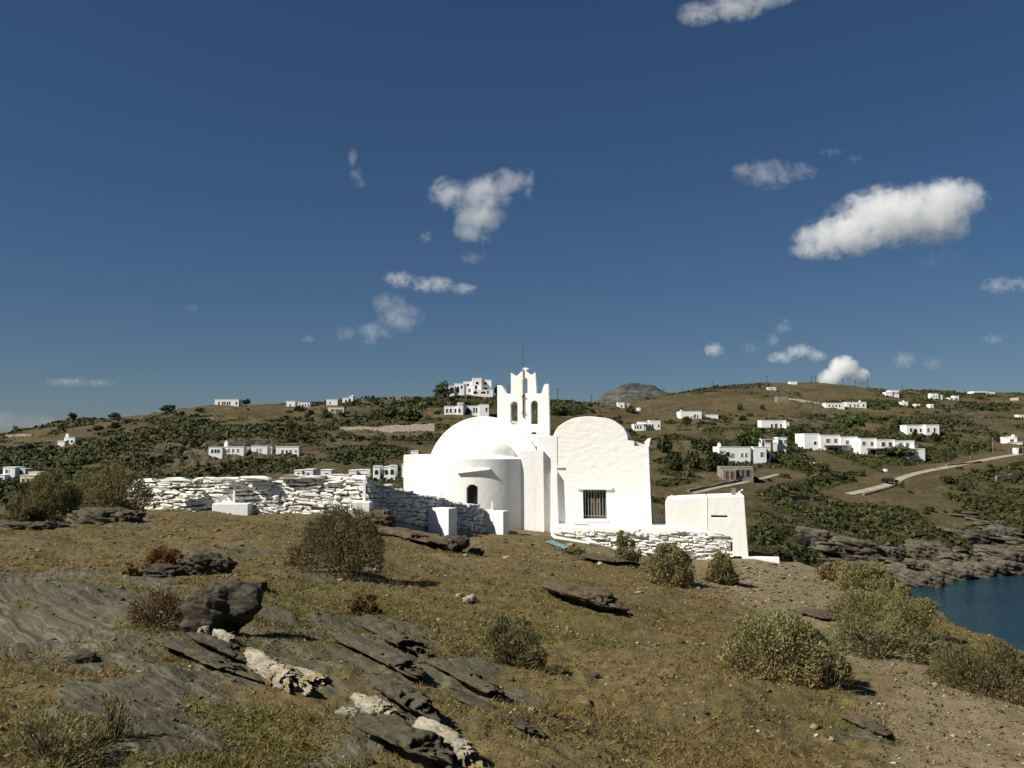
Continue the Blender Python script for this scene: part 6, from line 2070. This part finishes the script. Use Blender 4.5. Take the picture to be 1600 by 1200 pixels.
# ------------------------------------------------------------------ clouds: real volumes far behind the hills
def cloud(label, px, py, wpx, hpx, dist, lobes, dens, seed, nscale=5.0, rough=0.68, thr=0.5, tilt=0.0, soft=1.0):
    """lobes: (x, z, rx, rz) in units of the half size; the cloud is as deep as it is high"""
    wpx, hpx = wpx * 1.12, hpx * 1.12
    c = pt(px, py, dist)
    s = (c - Vector((0, 0, EYE))).length / F
    hw, hh = wpx * s / 2, hpx * s / 2
    bm = bmesh.new()
    for (x, z, rx, rz) in lobes:
        r = bmesh.ops.create_icosphere(bm, subdivisions=2, radius=1.0)
        for v in r['verts']:
            v.co = Vector((x * hw + v.co.x * rx * hw, v.co.y * max(rx * hw * 0.6, rz * hh), z * hh + v.co.z * rz * hh))
    bmesh.ops.convex_hull(bm, input=bm.verts[:], use_existing_faces=False)
    bmesh.ops.delete(bm, geom=[v for v in bm.verts if not v.link_faces], context='VERTS')
    loose = [f for f in bm.faces if False]
    # keep only the hull
    bm2 = bmesh.new()
    me0 = [v.co.copy() for v in bm.verts]
    bm.free()
    vs = [bm2.verts.new(p) for p in me0]
    r = bmesh.ops.convex_hull(bm2, input=vs, use_existing_faces=False)
    bmesh.ops.delete(bm2, geom=list({g for g in r['geom_interior'] + r['geom_unused'] if isinstance(g, bmesh.types.BMVert)}), context='VERTS')
    bmesh.ops.recalc_face_normals(bm2, faces=bm2.faces)
    me = bpy.data.meshes.new('cloud')
    bm2.to_mesh(me)
    bm2.free()
    m = bpy.data.materials.new('cloud_vapour')
    m.use_nodes = True
    t = m.node_tree
    t.nodes.clear()
    nn = lambda typ, **k: [setattr(x, a, b) or x for x in [t.nodes.new('ShaderNode' + typ)] for a, b in (k or {'label': ''}).items()][-1]
    out = nn('OutputMaterial')
    vol = nn('VolumePrincipled')
    vol.inputs['Color'].default_value = (0.995, 0.995, 0.995, 1)
    vol.inputs['Anisotropy'].default_value = 0.0
    t.links.new(vol.outputs[0], out.inputs['Volume'])
    tc = nn('TexCoord')
    best = None
    for (x, z, rx, rz) in lobes:
        mp = nn('Mapping', vector_type='POINT')
        ry = max(rx * hw * 0.6, rz * hh)
        mp.inputs['Scale'].default_value = (1 / (rx * hw), 1 / ry, 1 / (rz * hh))
        mp.inputs['Location'].default_value = (-x / rx, 0, -z / rz)
        t.links.new(tc.outputs['Object'], mp.inputs['Vector'])
        ln = nn('VectorMath', operation='LENGTH')
        t.links.new(mp.outputs[0], ln.inputs[0])
        sb = nn('Math', operation='SUBTRACT')
        sb.inputs[0].default_value = 1.0
        t.links.new(ln.outputs['Value'], sb.inputs[1])
        if best is None:
            best = sb.outputs[0]
        else:
            mx = nn('Math', operation='SMOOTH_MAX')
            mx.inputs[2].default_value = 0.2
            t.links.new(best, mx.inputs[0])
            t.links.new(sb.outputs[0], mx.inputs[1])
            best = mx.outputs[0]
    mp = nn('Mapping')
    mp.inputs['Scale'].default_value = (1 / hh,) * 3
    mp.inputs['Location'].default_value = (seed * 3.1, seed * 1.7, 0)
    t.links.new(tc.outputs['Object'], mp.inputs['Vector'])
    nz = nn('TexNoise')
    nz.inputs['Scale'].default_value = nscale * 0.5
    nz.inputs['Detail'].default_value = 9
    nz.inputs['Roughness'].default_value = rough
    nz.inputs['Distortion'].default_value = 0.6
    t.links.new(mp.outputs[0], nz.inputs['Vector'])
    a1 = nn('Math', operation='MULTIPLY_ADD')           # shape * soft + (noise - thr) * k
    a1.inputs[1].default_value = 4.6
    a1.inputs[2].default_value = -(thr + 0.06) * 4.6
    t.links.new(nz.outputs['Fac'], a1.inputs[0])
    a2 = nn('Math', operation='MULTIPLY_ADD')
    a2.inputs[1].default_value = soft
    t.links.new(best, a2.inputs[0])
    t.links.new(a1.outputs[0], a2.inputs[2])
    # nothing at the very skin of the hull
    mr = nn('MapRange')
    mr.inputs['From Min'].default_value = 0.0
    mr.inputs['From Max'].default_value = 1.8
    mr.inputs['To Max'].default_value = dens / hh
    t.links.new(a2.outputs[0], mr.inputs['Value'])
    ed = nn('MapRange')
    ed.inputs['From Min'].default_value = 0.0
    ed.inputs['From Max'].default_value = 0.2
    t.links.new(best, ed.inputs['Value'])
    mu = nn('Math', operation='MULTIPLY')
    t.links.new(mr.outputs[0], mu.inputs[0])
    t.links.new(ed.outputs[0], mu.inputs[1])
    t.links.new(mu.outputs[0], vol.inputs['Density'])
    me.materials.append(m)
    o = link('cloud', me, None, c, (0, -tilt, 0))
    return tag(o, label, 'cloud', 'clouds in the blue sky')


cloud('largest white cloud, lens shaped and slanting up to the right', 1395, 338, 250, 122, 3000, [(-.55, -.45, .55, .5), (0, 0, .72, .75), (.55, .35, .5, .55), (-.85, -.72, .25, .25), (.45, -.1, .4, .6)], 5.0, 1, thr=0.49, soft=1.75, nscale=7.0)
cloud('second largest cloud, ragged white, high left of the bell gable', 750, 318, 158, 112, 3000, [(-.55, .25, .42, .5), (.1, .25, .55, .55), (.0, -.3, .55, .6), (.5, .55, .38, .4), (-.15, -.7, .4, .3)], 2.4, 2, thr=0.48, soft=1.6)
cloud('thin wisp trailing from the right end of the ragged cloud', 827, 288, 34, 56, 3000, [(0, .3, .6, .6), (-.1, -.4, .5, .5)], 0.9, 3, thr=0.5, soft=1.1)
cloud('faint wisp hanging just below the ragged cloud', 752, 372, 66, 30, 3000, [(0, 0, .9, .8)], 0.45, 4, thr=0.52)
cloud('small faint puff below the left end of the ragged cloud', 666, 371, 26, 24, 3000, [(0, 0, .9, .9)], 0.6, 5, thr=0.5)
cloud('faint wisp between the ragged cloud and the flat one', 738, 402, 56, 32, 3000, [(0, 0, .9, .8)], 0.5, 6, thr=0.52)
cloud('small upright wisp alone high at the left', 556, 262, 44, 72, 3200, [(.15, -.35, .6, .5), (-.2, .45, .4, .5)], 0.9, 7, thr=0.5, soft=1.1)
cloud('flat white streak cloud sloping down above the church', 668, 442, 140, 48, 3200, [(-.55, .2, .42, .6), (.1, -.1, .55, .6), (.7, -.35, .35, .4)], 1.5, 8, thr=0.48, soft=1.2)
cloud('pale grey cloud lowest of the group left of the bell gable', 600, 496, 136, 84, 3200, [(.1, .4, .4, .55), (.3, 0, .6, .65), (-.2, -.5, .5, .45), (-.75, -.55, .3, .3)], 1.1, 9, thr=0.48, soft=1.2)
cloud('soft thin cloud up left of the largest cloud', 1208, 272, 132, 72, 3000, [(-.1, 0, .7, .65), (.5, .1, .45, .4), (-.6, .1, .35, .4)], 0.9, 10, thr=0.48, soft=1.1)
cloud('faint curl between the soft thin cloud and the largest one', 1312, 243, 64, 32, 3000, [(-.3, .3, .6, .5), (.6, -.3, .35, .6)], 0.45, 11, thr=0.52)
cloud('white cloud cut by the top picture edge', 1150, 10, 160, 66, 2600, [(-.6, -.3, .4, .55), (0, 0, .6, .6), (.6, .4, .45, .5)], 1.6, 12, thr=0.46, soft=1.3)
cloud('bright rounded cloud touching the right hill crest', 1318, 582, 78, 56, 4200, [(0, .2, .55, .7), (-.45, -.3, .5, .55), (.5, -.2, .45, .5)], 6.5, 13, thr=0.44, soft=1.9)
cloud('flat cloud up left of the bright rounded one', 1243, 554, 92, 40, 4200, [(-.4, -.2, .5, .5), (.1, .2, .55, .6), (.6, -.1, .4, .5)], 1.6, 14, thr=0.46, soft=1.3)
cloud('small slanting wisp above the flat cloud by the hill crest', 1216, 522, 50, 52, 4200, [(.3, .4, .5, .45), (-.3, -.3, .5, .5)], 1.0, 15, thr=0.49)
cloud('tiny round puff left of the flat cloud', 1115, 547, 36, 28, 4200, [(0, 0, .9, .9)], 1.3, 16, thr=0.46, soft=1.3)
cloud('very faint wisp right of the tiny round puff', 1172, 544, 36, 24, 4200, [(0, 0, .9, .9)], 0.4, 17, thr=0.52)
cloud('soft cloud at the right picture edge', 1572, 446, 84, 42, 3400, [(-.2, 0, .65, .6), (.5, .1, .5, .6)], 1.0, 18, thr=0.48, soft=1.2)
cloud('small faint cloud right of the bright rounded one', 1413, 563, 44, 34, 4200, [(0, 0, .85, .85)], 0.9, 19, thr=0.48)
cloud('fainter small cloud farther right of the bright rounded one', 1458, 568, 44, 26, 4200, [(0, 0, .9, .8)], 0.5, 20, thr=0.5)
cloud('small slanting wisp over the right hill', 1552, 530, 42, 24, 4200, [(0, 0, .9, .7)], 0.5, 21, thr=0.5)
cloud('wispy tail under the right end of the largest cloud', 1468, 402, 90, 44, 3000, [(.2, .2, .6, .5), (-.3, -.2, .55, .5)], 0.5, 22, thr=0.5)
cloud('tiny faint puff low in the middle left sky', 482, 530, 30, 16, 4200, [(0, 0, .9, .8)], 0.45, 23, thr=0.5)
cloud('tiny faint streak low in the left sky', 301, 481, 26, 18, 4200, [(0, 0, .9, .7)], 0.4, 24, thr=0.5)
cloud('faint horizontal veil of cloud above the left hill', 120, 597, 110, 22, 4600, [(-.2, 0, .7, .7), (.5, -.1, .5, .6)], 0.35, 25, thr=0.5)
cloud('low pale cloud bank on the horizon at the left edge', 10, 655, 190, 46, 4600, [(-.3, -.1, .7, .8), (.4, -.2, .5, .5)], 0.2, 26, thr=0.45)
